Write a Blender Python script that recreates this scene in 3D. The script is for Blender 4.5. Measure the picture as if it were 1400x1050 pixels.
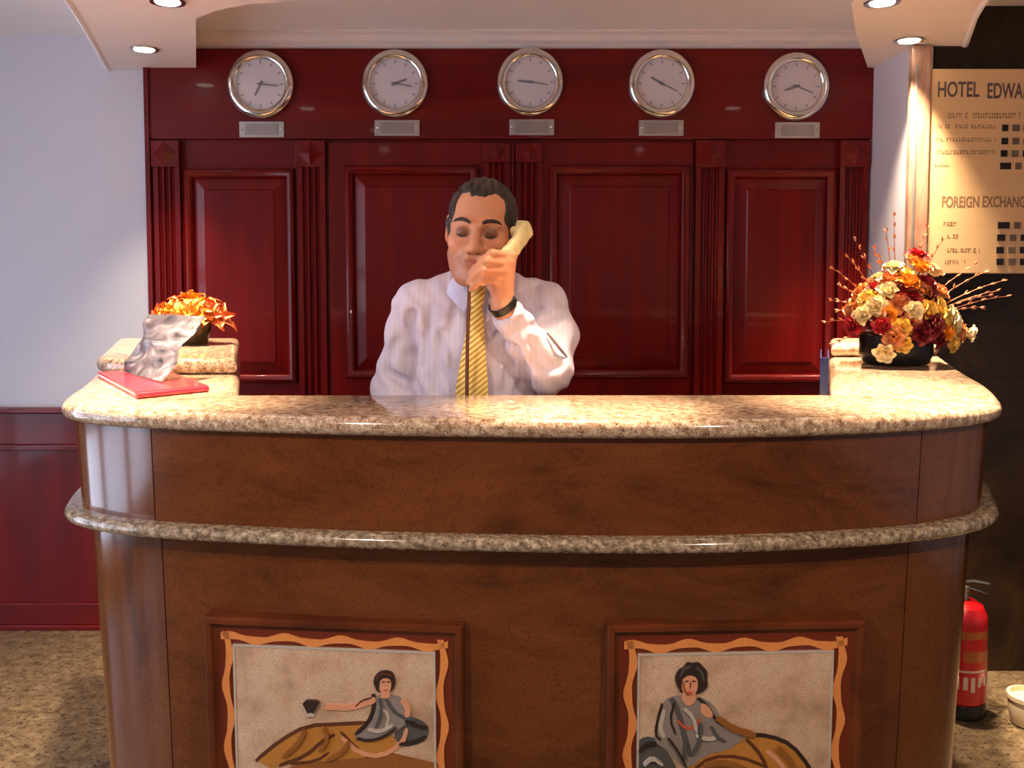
import bpy, bmesh, math, random
import numpy as np
from mathutils import Vector, Matrix, Quaternion

# ------------------------------------------------------------------ scene, camera, world, lights
for o in list(bpy.data.objects):
    bpy.data.objects.remove(o, do_unlink=True)
scene = bpy.context.scene
COL = scene.collection
PI = math.pi
random.seed(7)
rng = np.random.default_rng(5)

K = 1.06                      # metres per plan unit
F_PX, CX = 1300.0, 700.0
PITCH = math.radians(3.5)
HORIZON = 360.0
CY = HORIZON + F_PX * math.tan(PITCH)
CAM = Vector((0.0, 0.0, 1.5))

cd = bpy.data.cameras.new('camera')
cam = bpy.data.objects.new('camera', cd)
COL.objects.link(cam)
cam.location = CAM
cam.rotation_euler = (PI / 2 - PITCH, 0, 0)
cd.sensor_width = 36.0
cd.lens = 36.0 * F_PX / 1400.0
cd.shift_y = (CY - 525.0) / 1400.0
cd.clip_start = 0.05
scene.camera = cam

world = bpy.data.worlds.new('world')
scene.world = world
world.use_nodes = True
bg = world.node_tree.nodes['Background']
bg.inputs[0].default_value = (0.70, 0.80, 1.0, 1)
bg.inputs[1].default_value = 0.7

scene.view_settings.view_transform = 'Standard'
scene.view_settings.look = 'None'
scene.view_settings.gamma = 1.0
scene.view_settings.use_curve_mapping = False
scene.view_settings.exposure = 0.3

WARM = (1.0, 0.78, 0.55)
SPOT_W = 260.0
LOBBY_FILL_W = 104.0


def area_light(name, loc, target, sx, sy, watts, col):
    ld = bpy.data.lights.new(name, 'AREA')
    ld.shape = 'RECTANGLE'
    ld.size, ld.size_y = sx, sy
    ld.energy = watts
    ld.color = col
    o = bpy.data.objects.new(name, ld)
    COL.objects.link(o)
    o.location = loc
    d = Vector(target) - Vector(loc)
    o.rotation_euler = d.to_track_quat('-Z', 'Y').to_euler()
    return o


# daylight through the lobby's glazed side wall, out of view on the left
area_light('daylight_side_window', (-3.24, 1.2, 1.15), (0, 1.2, 1.1), 2.7, 2.1, 88, (0.68, 0.77, 1.0))


# ------------------------------------------------------------------ geometry of the picture: points in the room
def ray(px, py):
    a, b = (px - CX) / F_PX, -(py - CY) / F_PX
    return Vector((a, b * math.sin(PITCH) + math.cos(PITCH), b * math.cos(PITCH) - math.sin(PITCH)))


def at_y(px, py, Y):
    r = ray(px, py)
    return CAM + r * (Y / r.y)


def at_z(px, py, Z):
    r = ray(px, py)
    return CAM + r * ((Z - CAM.z) / r.z)


def at_plane(px, py, p0, n):
    r = ray(px, py)
    return CAM + r * ((p0 - CAM).dot(n) / r.dot(n))


# ------------------------------------------------------------------ materials
def new_mat(name):
    m = bpy.data.materials.new(name)
    m.use_nodes = True
    nt = m.node_tree
    b = nt.nodes['Principled BSDF']
    return m, nt, b


def srgb(r, g, b):
    f = lambda c: (c / 255.0 / 12.92) if c / 255.0 <= 0.04045 else ((c / 255.0 + 0.055) / 1.055) ** 2.4
    return (f(r), f(g), f(b), 1.0)


def mat_plain(name, col, rough=0.5, metal=0.0, coat=0.0, var=0.12, scale=30.0, bump=0.0, stretch=(1, 1, 1), spec=0.5):
    m, nt, b = new_mat(name)
    tc = nt.nodes.new('ShaderNodeTexCoord')
    mp = nt.nodes.new('ShaderNodeMapping')
    mp.inputs['Scale'].default_value = stretch
    nz = nt.nodes.new('ShaderNodeTexNoise')
    nz.inputs['Scale'].default_value = scale
    nz.inputs['Detail'].default_value = 4
    mx = nt.nodes.new('ShaderNodeMix')
    mx.data_type = 'RGBA'
    c = Vector(col[:3])
    mx.inputs['A'].default_value = (*(c * (1 - var)), 1)
    mx.inputs['B'].default_value = (*[min(1, v) for v in c * (1 + var)], 1)
    nt.links.new(tc.outputs['Object'], mp.inputs['Vector'])
    nt.links.new(mp.outputs[0], nz.inputs['Vector'])
    nt.links.new(nz.outputs['Fac'], mx.inputs['Factor'])
    nt.links.new(mx.outputs['Result'], b.inputs['Base Color'])
    b.inputs['Roughness'].default_value = rough
    b.inputs['Metallic'].default_value = metal
    b.inputs['Coat Weight'].default_value = coat
    b.inputs['Coat Roughness'].default_value = 0.08
    b.inputs['Specular IOR Level'].default_value = spec
    if bump > 0:
        bp = nt.nodes.new('ShaderNodeBump')
        bp.inputs['Strength'].default_value = bump
        bp.inputs['Distance'].default_value = 0.002
        nt.links.new(nz.outputs['Fac'], bp.inputs['Height'])
        nt.links.new(bp.outputs[0], b.inputs['Normal'])
    return m


def mat_ramp(name, stops, scale, detail=6, rough=0.3, coat=0.0, stretch=(1, 1, 1), speck=None, distort=0.0, spec=0.5, nrough=0.6):
    """noise through a colour ramp, with optional fine specks (colour, scale, threshold)"""
    m, nt, b = new_mat(name)
    tc = nt.nodes.new('ShaderNodeTexCoord')
    mp = nt.nodes.new('ShaderNodeMapping')
    mp.inputs['Scale'].default_value = stretch
    nz = nt.nodes.new('ShaderNodeTexNoise')
    nz.inputs['Scale'].default_value = scale
    nz.inputs['Detail'].default_value = detail
    nz.inputs['Roughness'].default_value = nrough
    nz.inputs['Distortion'].default_value = distort
    cr = nt.nodes.new('ShaderNodeValToRGB')
    el = cr.color_ramp.elements
    while len(el) < len(stops):
        el.new(0.5)
    for e, (p, c) in zip(el, stops):
        e.position = p
        e.color = c
    nt.links.new(tc.outputs['Object'], mp.inputs['Vector'])
    nt.links.new(mp.outputs[0], nz.inputs['Vector'])
    nt.links.new(nz.outputs['Fac'], cr.inputs['Fac'])
    out = cr.outputs['Color']
    for sp in (speck or []):
        col, sc, lo, hi = sp
        n2 = nt.nodes.new('ShaderNodeTexNoise')
        n2.inputs['Scale'].default_value = sc
        n2.inputs['Detail'].default_value = 2
        mr = nt.nodes.new('ShaderNodeMapRange')
        mr.inputs['From Min'].default_value = lo
        mr.inputs['From Max'].default_value = hi
        mx = nt.nodes.new('ShaderNodeMix')
        mx.data_type = 'RGBA'
        nt.links.new(tc.outputs['Object'], n2.inputs['Vector'])
        nt.links.new(n2.outputs['Fac'], mr.inputs['Value'])
        nt.links.new(mr.outputs[0], mx.inputs['Factor'])
        nt.links.new(out, mx.inputs['A'])
        mx.inputs['B'].default_value = col
        out = mx.outputs['Result']
    nt.links.new(out, b.inputs['Base Color'])
    b.inputs['Roughness'].default_value = rough
    b.inputs['Coat Weight'].default_value = coat
    b.inputs['Coat Roughness'].default_value = 0.05
    b.inputs['Specular IOR Level'].default_value = spec
    return m


def mat_emit(name, col, strength):
    m, nt, b = new_mat(name)
    b.inputs['Base Color'].default_value = col
    b.inputs['Emission Color'].default_value = col
    b.inputs['Emission Strength'].default_value = strength
    return m


def mat_glass(name):
    m, nt, b = new_mat(name)
    b.inputs['Base Color'].default_value = (0.95, 0.97, 1, 1)
    b.inputs['Roughness'].default_value = 0.02
    b.inputs['Alpha'].default_value = 0.12
    return m


M = {}
M['mahogany'] = mat_ramp('mahogany', [(0.30, srgb(92, 7, 6)), (0.55, srgb(106, 10, 7)), (0.8, srgb(126, 18, 8))], 3.0, 4, 0.34, 0.12, (5, 5, 0.45), distort=0.4, spec=0.22)
M['mahogany_cross'] = mat_ramp('mahogany_cross', [(0.30, srgb(90, 7, 6)), (0.55, srgb(104, 10, 7)), (0.8, srgb(122, 17, 8))], 3.0, 4, 0.34, 0.12, (0.45, 5, 5), distort=0.4, spec=0.22)
M['wall_paint'] = mat_plain('wall_paint', srgb(208, 205, 212), 0.55, var=0.02, scale=6)
M['return_paint'] = mat_plain('return_paint', srgb(222, 218, 226), 0.38, var=0.02, scale=6)
M['ceiling_paint'] = mat_plain('ceiling_paint', srgb(240, 238, 238), 0.6, var=0.02, scale=5)
M['soffit_paint'] = mat_plain('soffit_paint', srgb(244, 234, 228), 0.6, var=0.02, scale=5)
M['cornice'] = mat_plain('cornice', srgb(226, 214, 208), 0.5, var=0.02, scale=5)
M['granite_top'] = mat_ramp('granite_top', [(0.32, srgb(120, 84, 58)), (0.5, srgb(186, 150, 118)), (0.68, srgb(220, 196, 166))], 70, 5, 0.13, 0.3,
                            speck=[(srgb(70, 52, 40), 330, 0.56, 0.70), (srgb(236, 226, 210), 260, 0.60, 0.72)])
M['granite_rail'] = mat_ramp('granite_rail', [(0.32, srgb(92, 72, 54)), (0.5, srgb(150, 126, 100)), (0.68, srgb(204, 182, 152))], 80, 5, 0.16, 0.3,
                             speck=[(srgb(58, 46, 38), 260, 0.58, 0.70)])
M['stone_brown'] = mat_ramp('stone_brown', [(0.28, srgb(60, 28, 12)), (0.45, srgb(98, 50, 24)), (0.60, srgb(114, 60, 30)), (0.75, srgb(80, 42, 24))], 3.0, 10, 0.17, 0.15, (1.0, 1.0, 2.6),
                            speck=[(srgb(70, 38, 20), 190, 0.50, 0.90)], distort=0.8, nrough=0.7)
M['stone_brown_grain'] = mat_ramp('stone_brown_grain', [(0.28, srgb(64, 30, 12)), (0.45, srgb(100, 52, 22)), (0.60, srgb(116, 62, 26)), (0.75, srgb(86, 48, 24))], 3.4, 10, 0.15, 0.15, (3.0, 3.0, 0.6),
                                  speck=[(srgb(70, 38, 20), 190, 0.50, 0.90)], distort=0.6, nrough=0.7)
M['floor_stone'] = mat_ramp('floor_stone', [(0.3, srgb(78, 62, 42)), (0.5, srgb(110, 92, 68)), (0.72, srgb(138, 118, 88))], 26, 6, 0.32, 0.0,
                            speck=[(srgb(58, 44, 32), 70, 0.56, 0.66)])
M['dark_stone'] = mat_ramp('dark_stone', [(0.3, srgb(26, 18, 11)), (0.55, srgb(48, 33, 20)), (0.75, srgb(66, 46, 26))], 3.5, 8, 0.2, 0.0, distort=1.4, spec=0.25)
M['pink_marble'] = mat_ramp('pink_marble', [(0.3, srgb(128, 92, 74)), (0.5, srgb(172, 130, 106)), (0.7, srgb(206, 170, 142))], 4.0, 8, 0.12, 0.3, (4, 4, 0.7), distort=1.0)
M['chrome'] = mat_plain('chrome', srgb(226, 220, 212), 0.16, 1.0, var=0.02)
M['brushed'] = mat_plain('brushed', srgb(178, 172, 168), 0.42, 0.7, var=0.05, scale=60, stretch=(0.3, 1, 8))
M['plate_field'] = mat_plain('plate_field', srgb(150, 142, 140), 0.45, 0.4, var=0.10, scale=40, stretch=(1, 1, 0.3))
M['dial'] = mat_plain('dial', srgb(214, 198, 200), 0.4, var=0.02)
M['ink'] = mat_plain('ink', srgb(40, 34, 40), 0.5, var=0.05)
M['mark'] = mat_plain('mark', srgb(120, 110, 116), 0.5, var=0.05)
M['glass'] = mat_glass('glass')
M['black'] = mat_plain('black', srgb(18, 15, 14), 0.3, var=0.1)
M['sign'] = mat_plain('sign', srgb(232, 192, 140), 0.4, 0.0, var=0.05, scale=14, stretch=(0.4, 1, 6))
M['sign_ink'] = mat_plain('sign_ink', srgb(104, 84, 80), 0.5, var=0.05)
M['sign_ink_soft'] = mat_plain('sign_ink_soft', srgb(150, 112, 80), 0.5, var=0.05)
M['tile_black'] = mat_plain('tile_black', srgb(30, 16, 12), 0.4, var=0.1)
M['tile_grey'] = mat_plain('tile_grey', srgb(112, 94, 78), 0.4, var=0.1)
M['red_folder'] = mat_plain('red_folder', srgb(205, 36, 52), 0.32, coat=0.4, var=0.05)
M['paper'] = mat_plain('paper', srgb(236, 228, 222), 0.6, var=0.03)
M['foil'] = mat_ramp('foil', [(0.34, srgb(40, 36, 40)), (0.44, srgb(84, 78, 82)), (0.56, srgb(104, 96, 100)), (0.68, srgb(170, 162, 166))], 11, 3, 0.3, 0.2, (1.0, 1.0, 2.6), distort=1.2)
M['blue'] = mat_plain('blue', srgb(20, 38, 84), 0.4, var=0.08)
M['ext_red'] = mat_plain('ext_red', srgb(196, 14, 22), 0.28, coat=0.4, var=0.05)
M['ext_label'] = mat_plain('ext_label', srgb(214, 188, 170), 0.5, var=0.08)
M['ext_label_gold'] = mat_plain('ext_label_gold', srgb(170, 90, 30), 0.5, var=0.15)
M['brass'] = mat_plain('brass', srgb(190, 176, 150), 0.3, 0.8, var=0.05)
M['cream'] = mat_plain('cream', srgb(226, 206, 170), 0.4, var=0.05)
M['olive_pot'] = mat_plain('olive_pot', srgb(80, 58, 22), 0.3, var=0.15)
M['orange_petal'] = mat_plain('orange_petal', srgb(246, 150, 40), 0.5, var=0.22, scale=25)
M['rust_petal'] = mat_plain('rust_petal', srgb(214, 108, 48), 0.5, var=0.2, scale=25)
M['cream_petal'] = mat_plain('cream_petal', srgb(246, 226, 176), 0.5, var=0.10, scale=25)
M['yellow_petal'] = mat_plain('yellow_petal', srgb(240, 196, 92), 0.5, var=0.16, scale=25)
M['peach_petal'] = mat_plain('peach_petal', srgb(226, 150, 90), 0.5, var=0.18, scale=25)
M['red_petal'] = mat_plain('red_petal', srgb(176, 30, 40), 0.5, var=0.25, scale=25)
M['wine_petal'] = mat_plain('wine_petal', srgb(120, 22, 34), 0.5, var=0.25, scale=25)
M['leaf'] = mat_plain('leaf', srgb(92, 78, 26), 0.5, var=0.25, scale=25)
M['twig'] = mat_plain('twig', srgb(186, 112, 70), 0.6, var=0.15, scale=40)
M['twig_dark'] = mat_plain('twig_dark', srgb(110, 50, 30), 0.6, var=0.15, scale=40)
M['hair'] = mat_ramp('hair', [(0.3, srgb(26, 18, 14)), (0.6, srgb(48, 34, 24)), (0.8, srgb(84, 60, 40))], 60, 4, 0.5, 0, (1, 0.3, 0.3))
M['brow'] = mat_plain('brow', srgb(44, 28, 20), 0.6, var=0.1)
M['trouser'] = mat_plain('trouser', srgb(36, 36, 44), 0.8, var=0.1)
M['shoe'] = mat_plain('shoe', srgb(20, 18, 18), 0.35, var=0.1)
M['handset'] = mat_plain('handset', srgb(232, 212, 152), 0.35, var=0.03)
M['cord'] = mat_plain('cord', srgb(96, 48, 18), 0.5, var=0.1)
M['collar'] = mat_plain('collar', srgb(206, 206, 236), 0.75, var=0.03)
M['fold_line'] = mat_plain('fold_line', srgb(120, 104, 106), 0.8, var=0.1)
M['button'] = mat_plain('button', srgb(220, 214, 214), 0.35, var=0.03)
M['frame_stone'] = mat_ramp('frame_stone', [(0.3, srgb(70, 28, 12)), (0.55, srgb(104, 48, 22)), (0.8, srgb(128, 64, 30))], 5, 6, 0.22, 0.2, (1, 1, 1))
M['border_dark'] = mat_plain('border_dark', srgb(110, 40, 18), 0.4, var=0.18, scale=160)
M['border_wave'] = mat_plain('border_wave', srgb(226, 140, 74), 0.4, var=0.14, scale=150)
M['ground'] = mat_ramp('mosaic_ground', [(0.3, srgb(170, 132, 104)), (0.5, srgb(204, 166, 134)), (0.7, srgb(218, 186, 156))], 14, 5, 0.4, 0,
                       speck=[(srgb(160, 122, 94), 420, 0.50, 0.75)])
M['m_dark'] = mat_plain('m_dark', srgb(52, 34, 28), 0.45, var=0.3, scale=200)
M['m_grey'] = mat_plain('m_grey', srgb(140, 126, 116), 0.45, var=0.22, scale=200)
M['m_slate'] = mat_plain('m_slate', srgb(84, 80, 76), 0.45, var=0.25, scale=200)
M['m_pale'] = mat_plain('m_pale', srgb(190, 174, 156), 0.45, var=0.18, scale=200)
M['m_skin'] = mat_plain('m_skin', srgb(220, 150, 112), 0.45, var=0.14, scale=200)
M['m_gold'] = mat_plain('m_gold', srgb(186, 122, 50), 0.45, var=0.22, scale=160)
M['m_ochre'] = mat_plain('m_ochre', srgb(146, 88, 36), 0.45, var=0.25, scale=160)
M['m_brown'] = mat_plain('m_brown', srgb(98, 52, 28), 0.45, var=0.25, scale=160)
M['m_red'] = mat_plain('m_red', srgb(196, 84, 52), 0.45, var=0.15, scale=160)
M['lamp'] = mat_emit('lamp', (1.0, 0.90, 0.74, 1), 14.0)
M['window_frame'] = mat_plain('window_frame', srgb(222, 220, 220), 0.4, var=0.03)


def skin_material():
    m, nt, b = new_mat('skin')
    at = nt.nodes.new('ShaderNodeAttribute')
    at.attribute_name = 'tone'
    nt.links.new(at.outputs['Color'], b.inputs['Base Color'])
    b.inputs['Roughness'].default_value = 0.45
    b.inputs['Subsurface Weight'].default_value = 0.08
    b.inputs['Subsurface Radius'].default_value = (0.012, 0.005, 0.003)
    return m


def shirt_material():
    m, nt, b = new_mat('shirt_cloth')
    tc = nt.nodes.new('ShaderNodeTexCoord')
    wv = nt.nodes.new('ShaderNodeTexWave')
    wv.inputs['Scale'].default_value = 26
    wv.inputs['Distortion'].default_value = 1.2
    wv.inputs['Detail'].default_value = 1
    mx = nt.nodes.new('ShaderNodeMix')
    mx.data_type = 'RGBA'
    mx.inputs['A'].default_value = srgb(208, 195, 208)
    mx.inputs['B'].default_value = srgb(213, 200, 212)
    nt.links.new(tc.outputs['Object'], wv.inputs['Vector'])
    nt.links.new(wv.outputs['Fac'], mx.inputs['Factor'])
    nt.links.new(mx.outputs['Result'], b.inputs['Base Color'])
    b.inputs['Roughness'].default_value = 0.85
    return m


def tie_material():
    m, nt, b = new_mat('tie_silk')
    tc = nt.nodes.new('ShaderNodeTexCoord')
    mp = nt.nodes.new('ShaderNodeMapping')
    mp.inputs['Rotation'].default_value = (0, math.radians(-52), 0)
    wv = nt.nodes.new('ShaderNodeTexWave')
    wv.inputs['Scale'].default_value = 32
    wv.bands_direction = 'X'
    cr = nt.nodes.new('ShaderNodeValToRGB')
    cr.color_ramp.elements[0].position = 0.38
    cr.color_ramp.elements[0].color = srgb(206, 150, 36)
    cr.color_ramp.elements[1].position = 0.62
    cr.color_ramp.elements[1].color = srgb(248, 226, 140)
    nt.links.new(tc.outputs['Object'], mp.inputs['Vector'])
    nt.links.new(mp.outputs[0], wv.inputs['Vector'])
    nt.links.new(wv.outputs['Fac'], cr.inputs['Fac'])
    nt.links.new(cr.outputs['Color'], b.inputs['Base Color'])
    b.inputs['Roughness'].default_value = 0.42
    return m


M['skin'] = skin_material()
M['shirt'] = shirt_material()
M['tie'] = tie_material()


# ------------------------------------------------------------------ mesh helpers
def wloc(o):
    v = Vector((0, 0, 0))
    while o:
        v = v + o.location
        o = o.parent
    return v


class MB:
    def __init__(s):
        s.v, s.f = [], []

    def add(s, vs, fs):
        n = len(s.v)
        s.v += [tuple(p) for p in vs]
        s.f += [tuple(i + n for i in f) for f in fs]
        return s

    def box(s, x0, x1, y0, y1, z0, z1, bevel=0.0):
        if bevel > 0:
            bm = bmesh.new()
            bmesh.ops.create_cube(bm, size=1)
            for v in bm.verts:
                v.co = Vector(((x0 + x1) / 2 + v.co.x * (x1 - x0), (y0 + y1) / 2 + v.co.y * (y1 - y0), (z0 + z1) / 2 + v.co.z * (z1 - z0)))
            bmesh.ops.bevel(bm, geom=list(bm.edges), offset=bevel, segments=2, affect='EDGES', profile=0.6)
            bm.verts.index_update()
            s.add([v.co[:] for v in bm.verts], [[v.index for v in f.verts] for f in bm.faces])
            bm.free()
            return s
        return s.add([(x, y, z) for x in (x0, x1) for y in (y0, y1) for z in (z0, z1)],
                     [(0, 1, 3, 2), (4, 6, 7, 5), (0, 4, 5, 1), (2, 3, 7, 6), (0, 2, 6, 4), (1, 5, 7, 3)])

    def lathe(s, prof, n=48, axis='Z', c=(0, 0, 0), sx=1, sy=1):
        vs, fs = [], []
        for (r, h) in prof:
            for i in range(n):
                a = 2 * PI * i / n
                u, w = r * math.cos(a) * sx, r * math.sin(a) * sy
                if axis == 'Z':
                    vs.append((c[0] + u, c[1] + w, c[2] + h))
                else:                                   # axis runs towards -Y (out of a wall)
                    vs.append((c[0] + u, c[1] - h, c[2] + w))
        for k in range(len(prof) - 1):
            for i in range(n):
                j = (i + 1) % n
                fs.append((k * n + i, k * n + j, (k + 1) * n + j, (k + 1) * n + i))
        fs.append(tuple(range(n))[::-1])
        fs.append(tuple((len(prof) - 1) * n + i for i in range(n)))
        return s.add(vs, fs)

    def tube(s, pts, r, n=8, cap=True):
        pts = [Vector(p) for p in pts]
        rs = r if isinstance(r, (list, tuple)) else [r] * len(pts)
        vs, fs = [], []
        ref = Vector((0, 0, 1))
        for k, p in enumerate(pts):
            t = (pts[min(k + 1, len(pts) - 1)] - pts[max(k - 1, 0)]).normalized()
            if abs(t.dot(ref)) > 0.95:
                ref = Vector((1, 0, 0)) if abs(t.x) < 0.9 else Vector((0, 1, 0))
            a = t.cross(ref).normalized()
            b = t.cross(a)
            ref = -b if k == 0 else ref
            for i in range(n):
                th = 2 * PI * i / n
                vs.append(p + (a * math.cos(th) + b * math.sin(th)) * rs[k])
        for k in range(len(pts) - 1):
            for i in range(n):
                j = (i + 1) % n
                fs.append((k * n + i, k * n + j, (k + 1) * n + j, (k + 1) * n + i))
        if cap:
            fs.append(tuple(range(n))[::-1])
            fs.append(tuple((len(pts) - 1) * n + i for i in range(n)))
        return s.add(vs, fs)

    def rect_loft(s, x0, x1, z0, z1, Y, prof, cap=True, cap_back=False):
        """profile points (inset, height towards the viewer) swept round a rectangle that lies on the plane y = Y"""
        vs, fs = [], []
        for (i, h) in prof:
            vs += [(x0 + i, Y - h, z0 + i), (x1 - i, Y - h, z0 + i), (x1 - i, Y - h, z1 - i), (x0 + i, Y - h, z1 - i)]
        for k in range(len(prof) - 1):
            for i in range(4):
                j = (i + 1) % 4
                fs.append((k * 4 + i, k * 4 + j, k * 4 + 4 + j, k * 4 + 4 + i))
        if cap:
            q = (len(prof) - 1) * 4
            fs.append((q, q + 1, q + 2, q + 3))
        if cap_back:
            fs.append((3, 2, 1, 0))
        return s.add(vs, fs)

    def build(s, name, mat, parent=None, smooth=30, recalc=True, loc=None):
        me = bpy.data.meshes.new(name)
        off = wloc(parent) if parent else (Vector(loc) if loc is not None else Vector((0, 0, 0)))
        vs = [(v[0] - off.x, v[1] - off.y, v[2] - off.z) for v in s.v]
        me.from_pydata(vs, [], s.f)
        if recalc:
            bm = bmesh.new()
            bm.from_mesh(me)
            bmesh.ops.recalc_face_normals(bm, faces=bm.faces)
            bm.to_mesh(me)
            bm.free()
        if smooth:
            me.polygons.foreach_set('use_smooth', [True] * len(me.polygons))
            me.set_sharp_from_angle(angle=math.radians(smooth))
        me.materials.append(mat)
        o = bpy.data.objects.new(name, me)
        COL.objects.link(o)
        if parent:
            o.parent = parent
        elif loc is not None:
            o.location = loc
        return o


def tag(o, label=None, cat=None, group=None, kind=None):
    if label: o['label'] = label
    if cat: o['category'] = cat
    if group: o['group'] = group
    if kind: o['kind'] = kind
    return o


def empty(name, loc, label=None, cat=None, group=None, kind=None):
    o = bpy.data.objects.new(name, None)
    COL.objects.link(o)
    o.location = loc
    o.empty_display_size = 0.05
    return tag(o, label, cat, group, kind)


def linked(name, me, parent, loc=(0, 0, 0), rot=None, scale=None):
    o = bpy.data.objects.new(name, me)
    COL.objects.link(o)
    o.parent = parent
    o.location = loc
    if rot is not None:
        o.rotation_euler = rot
    if scale is not None:
        o.scale = (scale,) * 3 if isinstance(scale, (int, float)) else scale
    return o


# plan outlines --------------------------------------------------------------
def chaikin(pts, it=2):
    for _ in range(it):
        q = [pts[0]]
        for a, b in zip(pts[:-1], pts[1:]):
            q += [(a[0] * .75 + b[0] * .25, a[1] * .75 + b[1] * .25), (a[0] * .25 + b[0] * .75, a[1] * .25 + b[1] * .75)]
        pts = q + [pts[-1]]
    return pts


def offset_open(pts, d):
    """shift an open polyline to its left-hand side (inwards for our outline) by d"""
    out = []
    n = len(pts)
    for i in range(n):
        a, b = pts[max(i - 1, 0)], pts[min(i + 1, n - 1)]
        tx, ty = b[0] - a[0], b[1] - a[1]
        l = math.hypot(tx, ty)
        out.append((pts[i][0] - ty / l * d, pts[i][1] + tx / l * d))
    return out


def offset_closed(pts, d):
    out = []
    n = len(pts)
    for i in range(n):
        p0, p1, p2 = pts[i - 1], pts[i], pts[(i + 1) % n]
        e1 = Vector((p1[0] - p0[0], p1[1] - p0[1])).normalized()
        e2 = Vector((p2[0] - p1[0], p2[1] - p1[1])).normalized()
        n1, n2 = Vector((-e1.y, e1.x)), Vector((-e2.y, e2.x))
        m = (n1 + n2).normalized()
        c = max(0.35, m.dot(n1))
        out.append((p1[0] + m.x * d / c, p1[1] + m.y * d / c))
    return out


def slab_mesh(poly, z0, z1, round_r=None, seg=7, half=None):
    """solid plate with a bull-nosed edge; poly counter-clockwise in plan.
    half: the outline is an outer run of that many points and an inner run back, capped strip by strip"""
    mb = MB()
    r = (z1 - z0) / 2 if round_r is None else round_r
    loops = []
    for k in range(seg + 1):
        a = -PI / 2 + PI * k / seg
        ins = r * (1 - math.cos(a))
        z = (z0 + z1) / 2 + ((z1 - z0) / 2) * math.sin(a)
        loops.append([(x, y, z) for (x, y) in offset_closed(poly, ins)])
    n = len(poly)
    vs = [p for l in loops for p in l]
    fs = []
    for k in range(seg):
        for i in range(n):
            j = (i + 1) % n
            fs.append((k * n + i, k * n + j, (k + 1) * n + j, (k + 1) * n + i))
    for q, rev in ((0, True), (seg * n, False)):
        caps = [tuple(q + i for i in range(n))] if not half else [(q + i, q + i + 1, q + n - 2 - i, q + n - 1 - i) for i in range(half - 1)]
        fs += [c[::-1] if rev else c for c in caps]
    mb.add(vs, fs)
    return mb


def ring(outer, inner, z0, z1):
    """upright band between two open polylines with as many points each"""
    n = len(outer)
    poly = outer + inner[::-1]
    m = 2 * n
    fs = [(i, (i + 1) % m, m + (i + 1) % m, m + i) for i in range(m)]
    for i in range(n - 1):
        c = (i, i + 1, m - 2 - i, m - 1 - i)
        fs += [c[::-1], tuple(m + k for k in c)]
    return MB().add([(x, y, z0) for x, y in poly] + [(x, y, z1) for x, y in poly], fs)


def prism(poly, z0, z1, poly_top=None):
    n = len(poly)
    pt = poly_top or poly
    mb = MB()
    mb.add([(x, y, z0) for x, y in poly] + [(x, y, z1) for x, y in pt],
           [(i, (i + 1) % n, n + (i + 1) % n, n + i) for i in range(n)] + [tuple(range(n))[::-1], tuple(n + i for i in range(n))])
    return mb


# ------------------------------------------------------------------ the room
YW = 3.84                                   # back wall
YD = 3.42                                   # dark stone wall on the right
wx = lambda px, py=300: at_y(px, py, YW).x
wz = lambda py, px=700: at_y(px, py, YW).z
Z_CEIL = wz(47)
Z_SOFF = wz(96)
XL, XR = wx(212), wx(1184)                  # panelled bay
WL, WR, YB = -3.3, 3.4, -3.5                # lobby extents


def struct(o):
    o['kind'] = 'structure'
    return o


struct(MB().box(WL, WR, YB, YW + 0.1, -0.1, 0.0).build('floor', M['floor_stone'], smooth=0))
struct(MB().box(WL, WR, YB, YW + 0.1, Z_CEIL, Z_CEIL + 0.1).build('ceiling', M['ceiling_paint'], smooth=0))
struct(MB().box(WL, XR + 0.0, YW, YW + 0.1, 0, Z_CEIL).build('wall_back', M['wall_paint'], smooth=0))
# wall on the right: painted return beside the panelling and the dark polished stone wall
XRF = XR
struct(MB().box(XRF, XRF + 0.06, YD - 0.02, YW + 0.1, 0, Z_CEIL).build('wall_niche', M['return_paint'], smooth=0))
xm = at_y(1272, 240, YD - 0.03).x
MB().box(XRF + 0.06, WR, YD, YD + 0.1, 0, Z_CEIL).build('wall_right', M['dark_stone'], smooth=0)['kind'] = 'structure'
x_a, x_b = at_y(1243, 240, YD - 0.03).x, at_y(1270, 240, YD - 0.03).x
wr = struct(MB().box(x_a, x_b, YD - 0.03, YD, 0, Z_SOFF - 0.002, 0.004).build('trim_2', M['pink_marble'], smooth=0))
MB().box(x_a + 0.012, x_a + 0.02, YD - 0.034, YD - 0.03, 0.1, at_y(1250, 90, YD).z).build('joint_line', M['brushed'], wr, smooth=0)

# unseen lobby walls with windows
GY0, GY1, GZ0, GZ1 = -0.2, 2.6, 0.06, 2.25
lw = MB()
lw.box(WL - 0.1, WL, YB, YW + 0.1, 0, GZ0)
lw.box(WL - 0.1, WL, YB, YW + 0.1, GZ1, Z_CEIL)
lw.box(WL - 0.1, WL, YB, GY0, GZ0, GZ1)
lw.box(WL - 0.1, WL, GY1, YW + 0.1, GZ0, GZ1)
struct(lw.build('wall_left', M['wall_paint'], smooth=0))
w1 = empty('window_1', (WL, GY0, GZ0), kind='structure')
wf = MB()
for y in (GY0, 0.62, 1.56, GY1 - 0.16):
    wf.box(WL - 0.05, WL + 0.11, y, y + 0.16, GZ0, GZ1)
for z in (GZ0, 0.66, 1.36, GZ1 - 0.12):
    wf.box(WL - 0.05, WL + 0.11, GY0, GY1, z, z + 0.12)
wf.build('window_frame', M['window_frame'], w1, smooth=0)
struct(MB().box(WR, WR + 0.1, YB, YD, 0, Z_CEIL).build('wall_side', M['wall_paint'], smooth=0))
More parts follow.
